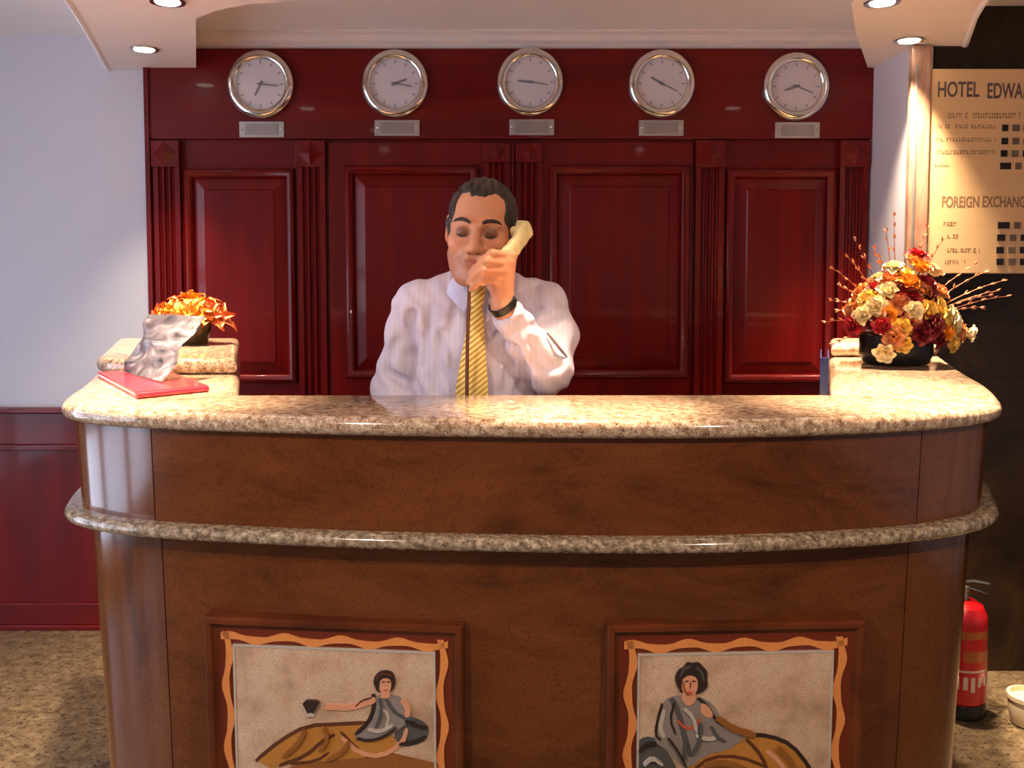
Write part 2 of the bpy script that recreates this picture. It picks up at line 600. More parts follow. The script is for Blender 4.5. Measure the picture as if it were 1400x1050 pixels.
struct(MB().box(WL, WR, YB - 0.1, YB, 0, Z_CEIL).build('wall_front', M['wall_paint'], smooth=0))

# cornice above the panelling, inside the canopy's opening
Z_WOOD = wz(70)
cn = MB()
prof = [(0.0, Z_WOOD), (0.035, Z_WOOD), (0.035, Z_WOOD + 0.022), (0.05, Z_WOOD + 0.03), (0.055, Z_WOOD + 0.05), (0.075, Z_CEIL - 0.006), (0.075, Z_CEIL), (0, Z_CEIL)]
n = len(prof)
vs = [(XL, YW - d, z) for d, z in prof] + [(XR, YW - d, z) for d, z in prof]
cn.add(vs, [(i, (i + 1) % n, n + (i + 1) % n, n + i) for i in range(n)] + [tuple(range(n)), tuple(n + i for i in range(n))])
struct(cn.build('trim_1', M['cornice'], smooth=0))

# U-shaped lowered soffit over the counter
sp = lambda px, py: (lambda p: (p.x, p.y))(at_z(px, py, Z_SOFF))
lo_w, lo_0 = sp(150, 97), sp(95, 0)
ro_w, ro_0 = sp(1319, 74), sp(1341, 0)
li_w, li_1, li_2, li_3 = sp(268, 96), sp(268, 26), sp(296, 14), sp(340, 6)
ri_w, ri_1, ri_2 = sp(1184, 98), sp(1170, 45), sp(1164, 8)
outer = [(lo_w[0], YW), lo_0, (lo_0[0] + 0.10, 2.35), (lo_0[0] + 0.22, 1.75), (-0.75, 1.48), (0.0, 1.38), (0.8, 1.48), (ro_0[0] - 0.2, 1.75), (ro_0[0] - 0.06, 2.35), ro_0, (at_y(1319, 74, YD).x, YD)]
inner = [(XRF + 0.0, YD), (XRF + 0.0, YW), (ri_w[0], YW), ri_1, ri_2, (ri_2[0] - 0.03, ri_2[1] - 0.12), (ri_2[0] - 0.14, sp(1000, 0)[1]), (0, sp(700, 0)[1] - 0.02), (li_3[0] + 0.15, sp(400, 1)[1]), li_3, li_2, li_1, (li_w[0], YW)]
po = chaikin(outer, 2) + inner
sof = prism(po, Z_SOFF, Z_CEIL - 0.002)
soffit = struct(sof.build('ceiling_soffit', M['soffit_paint'], smooth=25))
# slim rounded lip round the soffit's outer edge
lip = [(x, y, Z_SOFF + 0.006) for x, y in chaikin(outer, 2)]
MB().tube(lip, 0.012, 8).build('edge_bead', M['ceiling_paint'], soffit)


# ------------------------------------------------------------------ recessed downlights
def downlight(x, y, z, power, label, group, blend=0.9, cone=74, col=WARM):
    t = empty('recessed_downlight', (x, y, z), label, 'downlight', group)
    MB().lathe([(0.036, 0.0), (0.048, -0.001), (0.052, -0.004), (0.050, -0.007), (0.040, -0.006), (0.036, 0.0)], 32, c=(x, y, z)).build('trim_ring', M['chrome'], t)
    MB().lathe([(0.0355, -0.001), (0.034, -0.008), (0.02, -0.011), (0.004, -0.012)], 24, c=(x, y, z)).build('bulb', M['lamp'], t)
    ld = bpy.data.lights.new('downlight_lamp', 'SPOT')
    ld.energy = power
    ld.spot_size = math.radians(cone)
    ld.spot_blend = blend
    ld.shadow_soft_size = 0.03
    ld.color = col
    lo = bpy.data.objects.new('downlight_lamp', ld)
    COL.objects.link(lo)
    lo.parent = t
    lo.location = (0, 0, -0.016)
    return t


GL = 'downlights in the canopy over the counter'
p1, p2, p3, p4 = sp(197, 66), sp(229, 1), (at_y(1243, 58, 3.32).x, 3.32), sp(1206, 2)
downlight(*p1, Z_SOFF, SPOT_W * 0.38, 'lit recessed downlight in the canopy corner beside the pale plain wall', GL)
downlight(*p2, Z_SOFF, SPOT_W * 1.0, 'lit recessed downlight further forward in the canopy above the red folder', GL)
downlight(*p3, Z_SOFF, SPOT_W * 0.9, 'lit recessed downlight in the canopy corner above the marble strip', GL)
downlight(*p4, Z_SOFF, SPOT_W * 1.6, 'lit recessed downlight further forward in the canopy above the big bouquet', GL)
for (x, y, w, t_) in ((-0.78, 2.05, 1.3, 'the red folder'), (0.14, 1.88, 0.95, 'the middle of the counter top'), (0.82, 2.06, 1.8, 'the granite beside the bouquet')):
    downlight(x, y, Z_SOFF, SPOT_W * w, 'recessed downlight in the canopy front directly over ' + t_, GL, cone=36 if x == 0.14 else 50, blend=1.0)
for (x, y, t_) in ((-1.0, 0.1, 'on the window side'), (1.0, 0.1, 'on the stone wall side')):  # unseen fill lamps, added to brighten the counter front and the receptionist
    downlight(x, y, Z_CEIL, LOBBY_FILL_W, 'added fill downlight in the flat lobby ceiling ' + t_, 'added lobby fill downlights', cone=168, blend=0.5, col=(1.0, 0.83, 0.66))

# ------------------------------------------------------------------ panelled wall behind the counter
pw = empty('wall_panelling', (0, YW, 0), kind='structure')
YP = YW - 0.02                              # face of the panelling
Z_FR = wz(192)                              # underside of the frieze
MB().box(XL, XR, YP, YW - 0.001, 0, Z_WOOD).build('backing_board', M['mahogany_cross'], pw, smooth=0)
MB().box(XL, XR, YP - 0.03, YP, Z_FR, Z_WOOD, 0.003).build('frieze_board', M['mahogany_cross'], pw, smooth=0)
MOULD = [(0.0, 0.0), (0.0, 0.016), (0.006, 0.026), (0.016, 0.030), (0.026, 0.026), (0.034, 0.012), (0.036, 0.004)]


def raised_panel(px0, px1, py0, py1, Y, parent, m='mahogany'):
    x0, x1 = wx(px0), wx(px1)
    z0, z1 = wz(py1), wz(py0)
    MB().rect_loft(x0, x1, z0, z1, Y, MOULD, cap=False).build('panel_moulding', M[m], parent, smooth=40)
    MB().rect_loft(x0 + 0.036, x1 - 0.036, z0 + 0.036, z1 - 0.036, Y, [(0, 0.002), (0.045, 0.014), (0.05, 0.018)]).build('raised_field', M[m], parent, smooth=20)


def fluted(px0, px1, z0, z1, Y, parent, flutes=3, depth=0.026):
    x0, x1 = wx(px0), wx(px1)
    w = x1 - x0
    pr = [(x0, 0), (x0, depth)]
    m = 0.16 * w
    fw = (w - 2 * m) / flutes
    for i in range(flutes):
        a = x0 + m + i * fw
        pr.append((a + 0.12 * fw, depth))
        for k in range(1, 6):
            th = PI * k / 6
            pr.append((a + fw * (0.5 - 0.38 * math.cos(th)), depth - 0.012 * math.sin(th)))
        pr.append((a + 0.88 * fw, depth))
    pr += [(x1, depth), (x1, 0)]
    k = len(pr)
    mb = MB().add([(x, Y - d, z0) for x, d in pr] + [(x, Y - d, z1) for x, d in pr],
                  [(i, i + 1, k + i + 1, k + i) for i in range(k - 1)] + [tuple(range(k)), tuple(k + i for i in range(k))])
    mb.build('fluted_pilaster', M['mahogany'], parent, smooth=35)


def rosette(px0, px1, z0, z1, Y, parent):
    x0, x1 = wx(px0), wx(px1)
    MB().box(x0, x1, Y - 0.036, Y, z0, z1, 0.003).build('corner_block', M['mahogany'], parent, smooth=0)
    cx, cz = (x0 + x1) / 2, (z0 + z1) / 2
    r, r2 = min(x1 - x0, z1 - z0) * 0.46, min(x1 - x0, z1 - z0) * 0.46
    MB().add([(cx - r, Y - 0.036, cz), (cx, Y - 0.036, cz - r2), (cx + r, Y - 0.036, cz), (cx, Y - 0.036, cz + r2), (cx, Y - 0.056, cz)],
             [(0, 1, 4), (1, 2, 4), (2, 3, 4), (3, 0, 4)]).build('diamond', M['mahogany'], parent, smooth=0)


ZB = 0.14
MB().box(XL, XR, YP - 0.03, YP, 0, ZB, 0.004).build('skirting', M['mahogany_cross'], pw, smooth=0)
for (a, b) in ((216, 252), (410, 448), (948, 986), (1142, 1180)):
    fluted(a, b, ZB, wz(230), YP, pw)
    rosette(a - 1, b + 1, wz(230), wz(194), YP, pw)
raised_panel(256, 406, 232, 522, YP, pw)
raised_panel(990, 1138, 232, 522, YP, pw)
raised_panel(256, 406, 548, 850, YP, pw)
raised_panel(990, 1138, 548, 850, YP, pw)
# double doors between the inner pilasters
for (n_, a, b, pa, pb, fa, fb) in (('door_1', 452, 699, 474, 655, 662, 698), ('door_2', 703, 945, 750, 940, 705, 741)):
    x0, x1 = wx(a), wx(b)
    d = empty(n_, ((x0 + x1) / 2, YP, 0), kind='structure')
    MB().box(x0, x1, YP - 0.012, YP - 0.001, 0.01, wz(196), 0.002).build('door_leaf', M['mahogany'], d, smooth=0)
    raised_panel(pa, pb, 228, 515, YP - 0.012, d)
    raised_panel(pa, pb, 548, 850, YP - 0.012, d)
    fluted(fa, fb, 0.02, wz(224), YP - 0.012, d, 3, 0.014)
    rosette(fa, fb, wz(224), wz(198), YP - 0.004, d)
MB().box(wx(699.5), wx(702.5), YP - 0.045, YP - 0.001, 0.01, wz(197)).build('door_bead', M['mahogany'], pw, smooth=0)
MB().box(XL - 0.012, XL + 0.006, YW - 0.06, YW, 0, Z_SOFF).build('edge_strip', M['mahogany'], pw, smooth=0)

# wainscot along the pale wall
ws = empty('wall_wainscot', (-2.3, YW, 0), kind='structure')
wz_l = lambda py: at_y(60, py, YW).z
z_cap, z_base = wz_l(556), wz_l(822)
X_W0, X_W1 = WL + 0.001, XL - 0.012
MB().box(X_W0, X_W1, YW - 0.016, YW - 0.001, 0, z_cap - 0.01).build('backing_board', M['mahogany'], ws, smooth=0)
MB().box(X_W0, X_W1, YW - 0.05, YW - 0.001, z_cap - 0.022, z_cap, 0.006).build('cap_rail', M['mahogany_cross'], ws, smooth=0)
MB().box(X_W0, X_W1, YW - 0.030, YW - 0.016, wz_l(606), z_cap - 0.022, 0.003).build('top_board', M['mahogany_cross'], ws, smooth=0)
MB().box(X_W0, X_W1, YW - 0.040, YW - 0.016, wz_l(614), wz_l(606), 0.004).build('bead_rail', M['mahogany_cross'], ws, smooth=0)
MB().box(X_W0, X_W1, YW - 0.036, YW - 0.016, 0, wz_l(851), 0.003).build('skirting', M['mahogany_cross'], ws, smooth=0)
MB().box(X_W0, X_W1, YW - 0.028, YW - 0.016, wz_l(851), z_base, 0.003).build('skirting_upper', M['mahogany_cross'], ws, smooth=0)


# ------------------------------------------------------------------ the reception counter
Z_TOP = 1.5 - 0.265 * K
TH = 0.036
OUT = [(-1.21, 2.90), (-1.02, 2.32), (-.935, 2.05), (-.90, 1.90), (-.86, 1.79), (-.76, 1.722), (-.647, 1.683), (-.43, 1.645), (-.249, 1.62), (0, 1.60), (.183, 1.592),
       (.367, 1.594), (.628, 1.632), (.80, 1.688), (.925, 1.77), (.98, 1.90), (1.04, 2.06), (1.10, 2.30), (1.29, 2.90)]
OUT = [(x * K, y * K) for x, y in OUT]
OUTC = chaikin(OUT, 3)
IN = [(.968 * K, 2.90 * K), (.645 * K, 1.918 * K), (-.553 * K, 1.914 * K), (-.83 * K, 2.90 * K)]


def along(pts, k):
    """k points evenly spaced along a straight run"""
    return [(pts[0][0] + (pts[1][0] - pts[0][0]) * i / (k - 1), pts[0][1] + (pts[1][1] - pts[0][1]) * i / (k - 1)) for i in range(k)]


k1 = next(i for i, p in enumerate(OUTC) if p[1] < 1.80 * K)
k2 = max(i for i, p in enumerate(OUTC) if p[1] < 1.80 * K)
INR = along((IN[3], IN[2]), k1 + 1) + along((IN[2], IN[1]), k2 - k1 + 1)[1:] + along((IN[1], IN[0]), len(OUTC) - k2)[1:]
plan = OUTC + INR[::-1]
cr_label = 'curved brown stone reception counter with speckled granite top and rail'
ct = empty('reception_counter', (0.02, 1.9, 0), cr_label, 'counter')
slab_mesh(plan, Z_TOP - TH, Z_TOP, half=len(OUTC)).build('counter_top', M['granite_top'], ct, smooth=35)
Z_RT = 1.5 - 0.472 * K
Z_RB = Z_RT - 0.027
BACK = 0.10


def facing(inset0, inset1, z0, z1, names, thick=0.05):
    """stone facing panels following the outline; inset0 at the bottom, inset1 at the top"""
    a = offset_open(OUTC, inset0)
    b = offset_open(OUTC, inset1)
    ai = offset_open(OUTC, inset0 + thick)
    bi = offset_open(OUTC, inset1 + thick)
    for nm, i0, i1, m in names:
        vs, fs = [], []
        rng_ = list(range(i0, i1 + 1))
        for q, i in enumerate(rng_):
            t = 0.0
            P = []
            for pl, z in ((a, z0), (b, z1), (bi, z1), (ai, z0)):
                x, y = pl[i]
                if q == 0:
                    x2, y2 = pl[i + 1]
                    l = math.hypot(x2 - x, y2 - y); x, y = x + (x2 - x) / l * 0.0012, y + (y2 - y) / l * 0.0012
                elif q == len(rng_) - 1:
                    x2, y2 = pl[i - 1]
                    l = math.hypot(x2 - x, y2 - y); x, y = x + (x2 - x) / l * 0.0012, y + (y2 - y) / l * 0.0012
                P.append((x, y, z))
            vs += P
        k = len(rng_)
        for q in range(k - 1):
            for s_ in range(4):
                t_ = (s_ + 1) % 4
                fs.append((q * 4 + s_, q * 4 + t_, q * 4 + 4 + t_, q * 4 + 4 + s_))
        fs += [(0, 1, 2, 3), ((k - 1) * 4 + 3, (k - 1) * 4 + 2, (k - 1) * 4 + 1, (k - 1) * 4)]
        MB().add(vs, fs).build(nm, M[m], ct, smooth=30)


def idx_near(x):
    front = [i for i, p in enumerate(OUTC) if p[1] < 2.2 * K]
    return min(front, key=lambda i: abs(OUTC[i][0] - x * K))


nO = len(OUTC) - 1
ia, ib, ic, id_ = idx_near(-.93), idx_near(-.66), idx_near(.74), idx_near(1.0)
for (q0, q1, z0, z1) in ((0.034, 0.026, Z_RT, Z_TOP - TH), (0.088, 0.052, 0.10, Z_RB)):
    facing(q0, q1, z0, z1, [('side_panel', 0, ia, 'stone_brown_grain'), ('corner_panel', ia, ib, 'stone_brown_grain'), ('front_panel', ib, ic, 'stone_brown'),
                            ('corner_panel', ic, id_, 'stone_brown_grain'), ('side_panel', id_, nO, 'stone_brown_grain')])
# granite rail
ro, ri = OUTC, offset_open(OUTC, 0.11)
slab_mesh(ro + ri[::-1], Z_RB, Z_RT, half=len(OUTC)).build('granite_rail', M['granite_rail'], ct, smooth=35)
# plinth and inner carcass
ring(offset_open(OUTC, 0.11), offset_open(OUTC, 0.17), 0.0, 0.10).build('plinth', M['black'], ct, smooth=30)
ring(offset_open(OUTC, 0.142), offset_open(OUTC, 0.165), 0.10, Z_TOP - TH).build('carcass', M['mahogany_cross'], ct, smooth=30)
# staff worktop inside the counter
Z_DESK = 0.92
i0 = next(i for i, p in enumerate(OUTC) if p[1] < 2.5 * K)
i1 = max(i for i, p in enumerate(OUTC) if p[1] < 2.5 * K)
WK0, WK1 = offset_open(OUTC, 0.167)[i0:i1 + 1], []
for x, y in offset_open(OUTC, 0.40)[i0:i1 + 1]:
    WK1.append((x, max(y, 1.955 * K) if abs(x) < 0.62 * K else y))
ring(WK0, WK1, Z_DESK - 0.03, Z_DESK).build('staff_worktop', M['mahogany_cross'], ct, smooth=30)


# raised granite ledges on the two arms
def arm_poly(side, y0, y1, nose):
    if side < 0:
        o = lambda y: np.interp(y, [2.05 * K, 2.32 * K, 2.90 * K], [-.935 * K, -1.02 * K, -1.21 * K]) + 0.004
        i = lambda y: np.interp(y, [1.914 * K, 2.90 * K], [-.553 * K, -.83 * K]) - 0.004
        return [(o(y1), y1), (o(y0 + 0.05), y0 + 0.05), (o(y0) + 0.05, y0 - nose * 0.2), ((o(y0) + i(y0)) / 2, y0 - nose), (i(y0), y0 - nose * 0.7), (i(y1), y1)]
    o = lambda y: np.interp(y, [2.06 * K, 2.30 * K, 2.90 * K], [1.03 * K, 1.10 * K, 1.29 * K]) - 0.004
    i = lambda y: np.interp(y, [1.918 * K, 2.90 * K], [.645 * K, .968 * K]) + 0.004
    return [(i(y1), y1), (i(y0), y0 - nose * 0.7), ((o(y0) + i(y0)) / 2, y0 - nose), (o(y0) - 0.05, y0 - nose * 0.2), (o(y0 + 0.05), y0 + 0.05), (o(y1), y1)]


Z_LEDGE = Z_TOP + 0.040
for side, y0 in ((-1, 2.26 * K), (1, 2.68 * K)):
    slab_mesh(arm_poly(side, y0, 2.90 * K, 0.012), Z_TOP, Z_LEDGE).build('raised_ledge', M['granite_top'], ct, smooth=35)


# ------------------------------------------------------------------ framed mosaics on the counter front
def mosaic(pa, pb, ytop, label, figure, border_px, turn):
    """pa, pb: outer frame edges in the picture; the plane follows the counter face there"""
    face = offset_open(OUTC, 0.060)
    ya = lambda X: float(np.interp(X, [p[0] for p in face if p[1] < 1.85 * K], [p[1] for p in face if p[1] < 1.85 * K]))
    A = at_y(pa, 950, 1.76); A.y = ya(A.x); A = at_y(pa, 950, A.y); A.y = ya(A.x)
    B = at_y(pb, 950, 1.76); B.y = ya(B.x); B = at_y(pb, 950, B.y); B.y = ya(B.x)
    u = Vector((B.x - A.x, (B.y - A.y) * turn, 0)).normalized()
    tilt = math.radians(1.5)
    nrm = Vector((u.y, -u.x, 0))
    upv = (Vector((0, 0, 1)) * math.cos(tilt) + nrm * math.sin(tilt)).normalized()
    nrm = u.cross(upv).normalized()
    if nrm.y > 0: nrm = -nrm
    base = (A + B) / 2 + nrm * 0.018
    base.z = 0.7
    w = (B - A).length
    # local frame: origin at centre, x right, y out of the wall (towards -Y local), z up
    rot = Matrix((u, -nrm, upv)).transposed()
    def loc(px, py):
        p = at_plane(px, py, base, nrm) - base
        return p.dot(u), p.dot(upv)
    top = loc((pa + pb) / 2, ytop)[1]
    h = w * 1.12
    cz = top - h / 2
    root = empty('framed_mosaic', base + upv * cz, label, 'mosaic', None)
    root.rotation_euler = rot.to_euler()
    def part(mb, name, mat, parent=root, smooth=30):
        o = mb.build(name, M[mat], None, smooth)
        o.parent = parent
        return o
    X0, X1, Z0, Z1 = -w / 2, w / 2, -h / 2, h / 2
    part(MB().rect_loft(X0, X1, Z0, Z1, 0, [(0, -0.045), (0, 0.012), (0.004, 0.018), (0.012, 0.018), (0.017, 0.008), (0.024, 0.006)], cap=False), 'stone_frame', 'frame_stone')
    fb = border_px[0]
    bw = border_px[1]
    part(MB().rect_loft(X0 + 0.022, X1 - 0.022, Z0 + 0.022, Z1 - 0.022, 0, [(0, 0.0), (0, 0.006)]), 'border_panel', 'border_dark')
    # wavy ribbon
    rx0, rx1, rz0, rz1 = X0 + fb, X1 - fb, Z0 + fb, Z1 - fb
    mid = bw * 0.5
    def ribbon(p0, p1, waves):
        n_ = 12 * waves
        d = Vector((p1[0] - p0[0], p1[1] - p0[1])); L = d.length; d /= L
        q = Vector((-d.y, d.x))
        vs, fs = [], []
        for i in range(n_ + 1):
            s_ = L * i / n_
            off = 0.20 * bw * math.sin(2 * PI * waves * i / n_ + 0.6)
            hw = bw * (0.27 + 0.05 * math.sin(4 * PI * waves * i / n_))
            for e in (-hw, hw):
                for y in (0.0055, 0.0085):
                    P = Vector(p0) + d * s_ + q * (off + e)
                    vs.append((P.x, -y, P.y))
        for i in range(n_):
            a, b = i * 4, i * 4 + 4
            fs += [(a + 1, a + 3, b + 3, b + 1), (a, a + 1, b + 1, b), (a + 2, b + 2, b + 3, a + 3)]
        part(MB().add(vs, fs), 'wave_ribbon', 'border_wave', smooth=0)
    ribbon((rx0, rz1 - mid), (rx1, rz1 - mid), 4)
    ribbon((rx0, rz0 + mid), (rx1, rz0 + mid), 4)
    ribbon((rx0 + mid, rz0), (rx0 + mid, rz1), 4)
    ribbon((rx1 - mid, rz0), (rx1 - mid, rz1), 4)
    g0 = fb + bw + 0.004
    part(MB().rect_loft(X0 + g0, X1 - g0, Z0 + g0, Z1 - g0, 0, [(0, 0.004), (0, 0.0095), (0.002, 0.010)]), 'ground_panel', 'ground')
    part(MB().rect_loft(X0 + g0 - 0.004, X1 - g0 + 0.004, Z0 + g0 - 0.004, Z1 - g0 + 0.004, 0, [(0, 0.004), (0, 0.011), (0.004, 0.011), (0.004, 0.004)], cap=False), 'white_fillet', 'm_pale', smooth=0)
    lay = 0
    for (nm, mt, pts) in figure:
        lay += 1
        pts2 = [loc(px, py) for px, py in pts]
        pts2 = [(a, b - cz) for a, b in pts2]
        k = len(pts2)
        if sum(pts2[i][0] * pts2[(i + 1) % k][1] - pts2[(i + 1) % k][0] * pts2[i][1] for i in range(k)) < 0:
            pts2 = pts2[::-1]
        pts2 = chaikin(pts2 + [pts2[0]], 1)[:-1]
        k = len(pts2)
        y1 = 0.0102 + 0.00022 * lay
        mb = MB().add([(x, -0.0095, z) for x, z in pts2] + [(x, -y1, z) for x, z in pts2],
                      [(i, (i + 1) % k, k + (i + 1) % k, k + i) for i in range(k)] + [tuple(k + i for i in range(k))])
        part(mb, nm, mt, smooth=0)
    return root


def line(pts, w):
    """a thick polyline in picture units, as an outline"""
    L, R_ = [], []
    for i, p in enumerate(pts):
        a, b = pts[max(i - 1, 0)], pts[min(i + 1, len(pts) - 1)]
        tx, ty = b[0] - a[0], b[1] - a[1]
        l = math.hypot(tx, ty)
        L.append((p[0] - ty / l * w, p[1] + tx / l * w))
        R_.append((p[0] + ty / l * w, p[1] - tx / l * w))
    return L + R_[::-1]


fig1 = [
    ('earth_band', 'm_ochre', [(345, 1050), (600, 1016), (600, 1110), (345, 1110)]),
    ('cushion', 'm_slate', [(545, 985), (565, 976), (584, 984), (589, 998), (580, 1012), (552, 1018), (540, 1005)]),
    ('robe', 'm_gold', [(352, 1034), (384, 1006), (420, 988), (450, 985), (500, 986), (532, 996), (548, 1012), (520, 1030), (470, 1034), (410, 1040), (372, 1046)]),
    ('robe_shadow', 'm_brown', line([(352, 1036), (386, 1008), (422, 988), (470, 986), (502, 984)], 2.6)),
    ('robe_fold', 'm_brown', line([(384, 1042), (420, 1030), (444, 1008), (460, 1000)], 2.6)),
    ('robe_fold', 'm_brown', line([(468, 996), (486, 1016), (506, 1032)], 2.0)),
    ('robe_fold', 'm_brown', line([(400, 1040), (436, 1036), (452, 1024)], 1.8)),
    ('robe_highlight', 'm_skin', line([(470, 1004), (494, 1026), (524, 1030), (552, 1012), (558, 992)], 3.0)),
    ('tunic', 'm_grey', [(484, 1000), (500, 986), (512, 968), (514, 948), (530, 944), (552, 950), (560, 966), (566, 976), (552, 990), (528, 1006), (500, 1010)]),
    ('tunic_shadow', 'm_dark', line([(513, 945), (514, 964), (506, 984), (488, 1000)], 3.0)),
    ('tunic_fold', 'm_slate', line([(530, 950), (538, 966), (550, 976), (570, 980)], 2.4)),
    ('tunic_fold', 'm_pale', line([(520, 962), (534, 972), (530, 990)], 2.0)),
    ('arm', 'm_skin', line([(516, 952), (500, 958), (478, 964), (456, 962), (446, 963)], 4.0)),
    ('arm_outline', 'm_brown', line([(510, 950), (496, 954), (488, 962)], 1.0)),
    ('arm', 'm_skin', line([(552, 952), (560, 964), (558, 976)], 4.0)),
    ('neck', 'm_skin', [(524, 938), (534, 938), (536, 950), (522, 950)]),
    ('hair', 'm_dark', [(512, 928), (516, 917), (526, 912), (538, 914), (543, 924), (541, 936), (535, 942), (518, 941)]),
    ('face', 'm_skin', [(522, 924), (534, 922), (538, 930), (535, 942), (527, 946), (521, 938)]),
    ('hair_curl', 'm_brown', line([(516, 926), (520, 917), (530, 916), (538, 920)], 1.2)),
    ('brow', 'm_dark', line([(524, 928), (529, 927)], 0.7)),
    ('brow', 'm_dark', line([(531, 927), (536, 928)], 0.7)),
    ('mouth', 'm_red', line([(527, 939), (532, 939)], 0.9)),
    ('tunic_fold', 'm_pale', line([(506, 992), (522, 996), (540, 986)], 2.2)),
    ('tunic_fold', 'm_dark', line([(490, 1004), (506, 1008), (528, 1002), (544, 990)], 1.4)),
    ('tunic_fold', 'm_slate', line([(522, 950), (524, 970), (516, 990)], 1.8)),
    ('cushion_stripe', 'm_dark', line([(556, 980), (572, 988), (586, 990)], 1.6)),
    ('cushion_stripe', 'm_dark', line([(548, 1012), (566, 1010), (584, 1002)], 1.6)),
    ('robe_fold', 'm_ochre', line([(420, 994), (410, 1012), (390, 1030)], 3.0)),
    ('robe_fold', 'm_ochre', line([(446, 990), (452, 1004), (440, 1022)], 2.6)),
    ('robe_fold', 'm_ochre', line([(480, 1008), (470, 1024), (450, 1034)], 2.6)),
    ('cup', 'm_dark', [(415, 952), (442, 953), (434, 966), (432, 971), (424, 970)]),
    ('cup_stem', 'm_pale', [(424, 969), (432, 969), (434, 974), (422, 974)]),
]
fig2 = [
    ('cushion', 'm_slate', [(868, 1012), (880, 1002), (898, 1006), (912, 1024), (926, 1050), (924, 1080), (868, 1080)]),
    ('robe', 'm_gold', [(930, 1052), (960, 1028), (985, 1020), (1010, 1004), (1050, 1002), (1082, 1016), (1106, 1050), (1112, 1090), (930, 1090)]),
    ('robe_shadow', 'm_dark', line([(984, 988), (1014, 1000), (1050, 1002), (1080, 1014), (1104, 1044), (1110, 1064)], 2.8)),
    ('robe_fold', 'm_brown', line([(1018, 1006), (1040, 1030), (1050, 1060)], 2.6)),
    ('robe_fold', 'm_brown', line([(944, 1050), (970, 1030), (1010, 1030), (1044, 1044)], 2.2)),
    ('robe_fold', 'm_skin', line([(1046, 1022), (1062, 1036), (1080, 1060)], 3.0)),
    ('tunic', 'm_grey', [(892, 1010), (896, 985), (902, 960), (914, 948), (938, 946), (966, 952), (980, 970), (990, 990), (1020, 1002), (992, 1022), (966, 1026), (940, 1046), (926, 1040), (908, 1020)]),
    ('tunic_shadow', 'm_slate', line([(916, 950), (926, 970), (932, 996), (942, 1030)], 4.0)),
    ('tunic_fold', 'm_pale', line([(906, 966), (900, 990), (906, 1004)], 3.2)),
    ('tunic_fold', 'm_dark', line([(904, 958), (898, 978), (894, 1000), (902, 1008)], 1.8)),
    ('tunic_fold', 'm_dark', line([(920, 956), (914, 980), (922, 1000)], 1.6)),
    ('tunic_fold', 'm_dark', line([(952, 950), (966, 962), (976, 980), (992, 990)], 2.2)),
    ('tunic_fold', 'm_slate', line([(970, 988), (978, 1004), (990, 1010)], 2.4)),
    ('shoulder', 'm_skin', [(956, 956), (966, 960), (974, 974), (966, 978), (956, 970)]),
    ('necklace', 'm_red', line([(924, 980), (936, 992), (946, 990), (956, 978)], 1.8)),
    ('neck', 'm_skin', [(932, 940), (948, 940), (950, 954), (938, 962), (930, 952)]),
    ('hair', 'm_dark', [(922, 930), (921, 920), (926, 911), (933, 908), (937, 901), (945, 903), (953, 901), (960, 908), (965, 914), (964, 924), (966, 934), (958, 942), (948, 944), (928, 942)]),
    ('face', 'm_skin', [(930, 924), (940, 918), (951, 922), (952, 936), (946, 948), (936, 948), (930, 938)]),
    ('hair_curl', 'm_slate', line([(928, 920), (932, 910), (942, 906)], 1.4)),
    ('hair_curl', 'm_slate', line([(950, 908), (958, 916), (960, 928)], 1.4)),
    ('face_shadow', 'm_ochre', line([(931, 926), (933, 938), (938, 946)], 1.3)),
    ('brow', 'm_dark', line([(934, 927), (939, 926)], 0.8)),
    ('brow', 'm_dark', line([(944, 926), (949, 927)], 0.8)),
    ('nose', 'm_brown', line([(942, 928), (941, 936)], 0.7)),
    ('tunic_fold', 'm_pale', line([(934, 964), (946, 976), (950, 996)], 2.4)),
    ('tunic_fold', 'm_pale', line([(950, 1000), (964, 1006), (976, 1004)], 2.2)),
    ('tunic_fold', 'm_slate', line([(956, 984), (954, 1008), (944, 1028)], 2.2)),
    ('tunic_fold', 'm_slate', line([(934, 1010), (934, 1034)], 1.8)),
    ('tunic_fold', 'm_dark', line([(912, 1004), (926, 1024), (936, 1044)], 1.6)),
    ('arm', 'm_ochre', line([(978, 976), (1000, 992), (1030, 1000)], 4.0)),
    ('cushion_stripe', 'm_dark', line([(872, 1022), (884, 1010), (896, 1012)], 1.8)),
    ('cushion_stripe', 'm_pale', line([(878, 1040), (890, 1030), (904, 1040)], 2.2)),
    ('robe_fold', 'm_ochre', line([(960, 1040), (990, 1036), (1024, 1050)], 3.0)),
    ('robe_fold', 'm_ochre', line([(1060, 1016), (1078, 1034), (1090, 1060)], 3.0)),
    ('mouth', 'm_red', [(937, 940), (944, 940), (942, 944), (938, 944)]),
]
mosaic(293, 636, 846, 'framed mosaic of a reclining figure stretching out an arm with a dark cup', fig1, (0.030, 0.024), 0.75)
mosaic(828, 1168, 848, 'framed mosaic of a dark-haired reclining figure in grey tunic with red necklace', fig2, (0.032, 0.026), 0.5)

# ------------------------------------------------------------------ wall clocks and plates
YF = YP - 0.030                            # face of the frieze
CLK = [(356, 115, 208, 96, 'wall clock with hands at lower left and right, beside the pale wall'),
       (540, 114, 70, 100, 'wall clock with both hands pointing right, above the door nearer the pale wall'),
       (725, 112, 276, 99, 'middle wall clock with nearly level hands above the meeting of the doors'),
       (905, 114, 300, 117, 'wall clock with hands in one slanting line above the door nearer the big bouquet'),
       (1089, 118, 252, 112, 'wall clock with drooping hands above the side bay near the marble strip')]
R_CLK = 0.1325


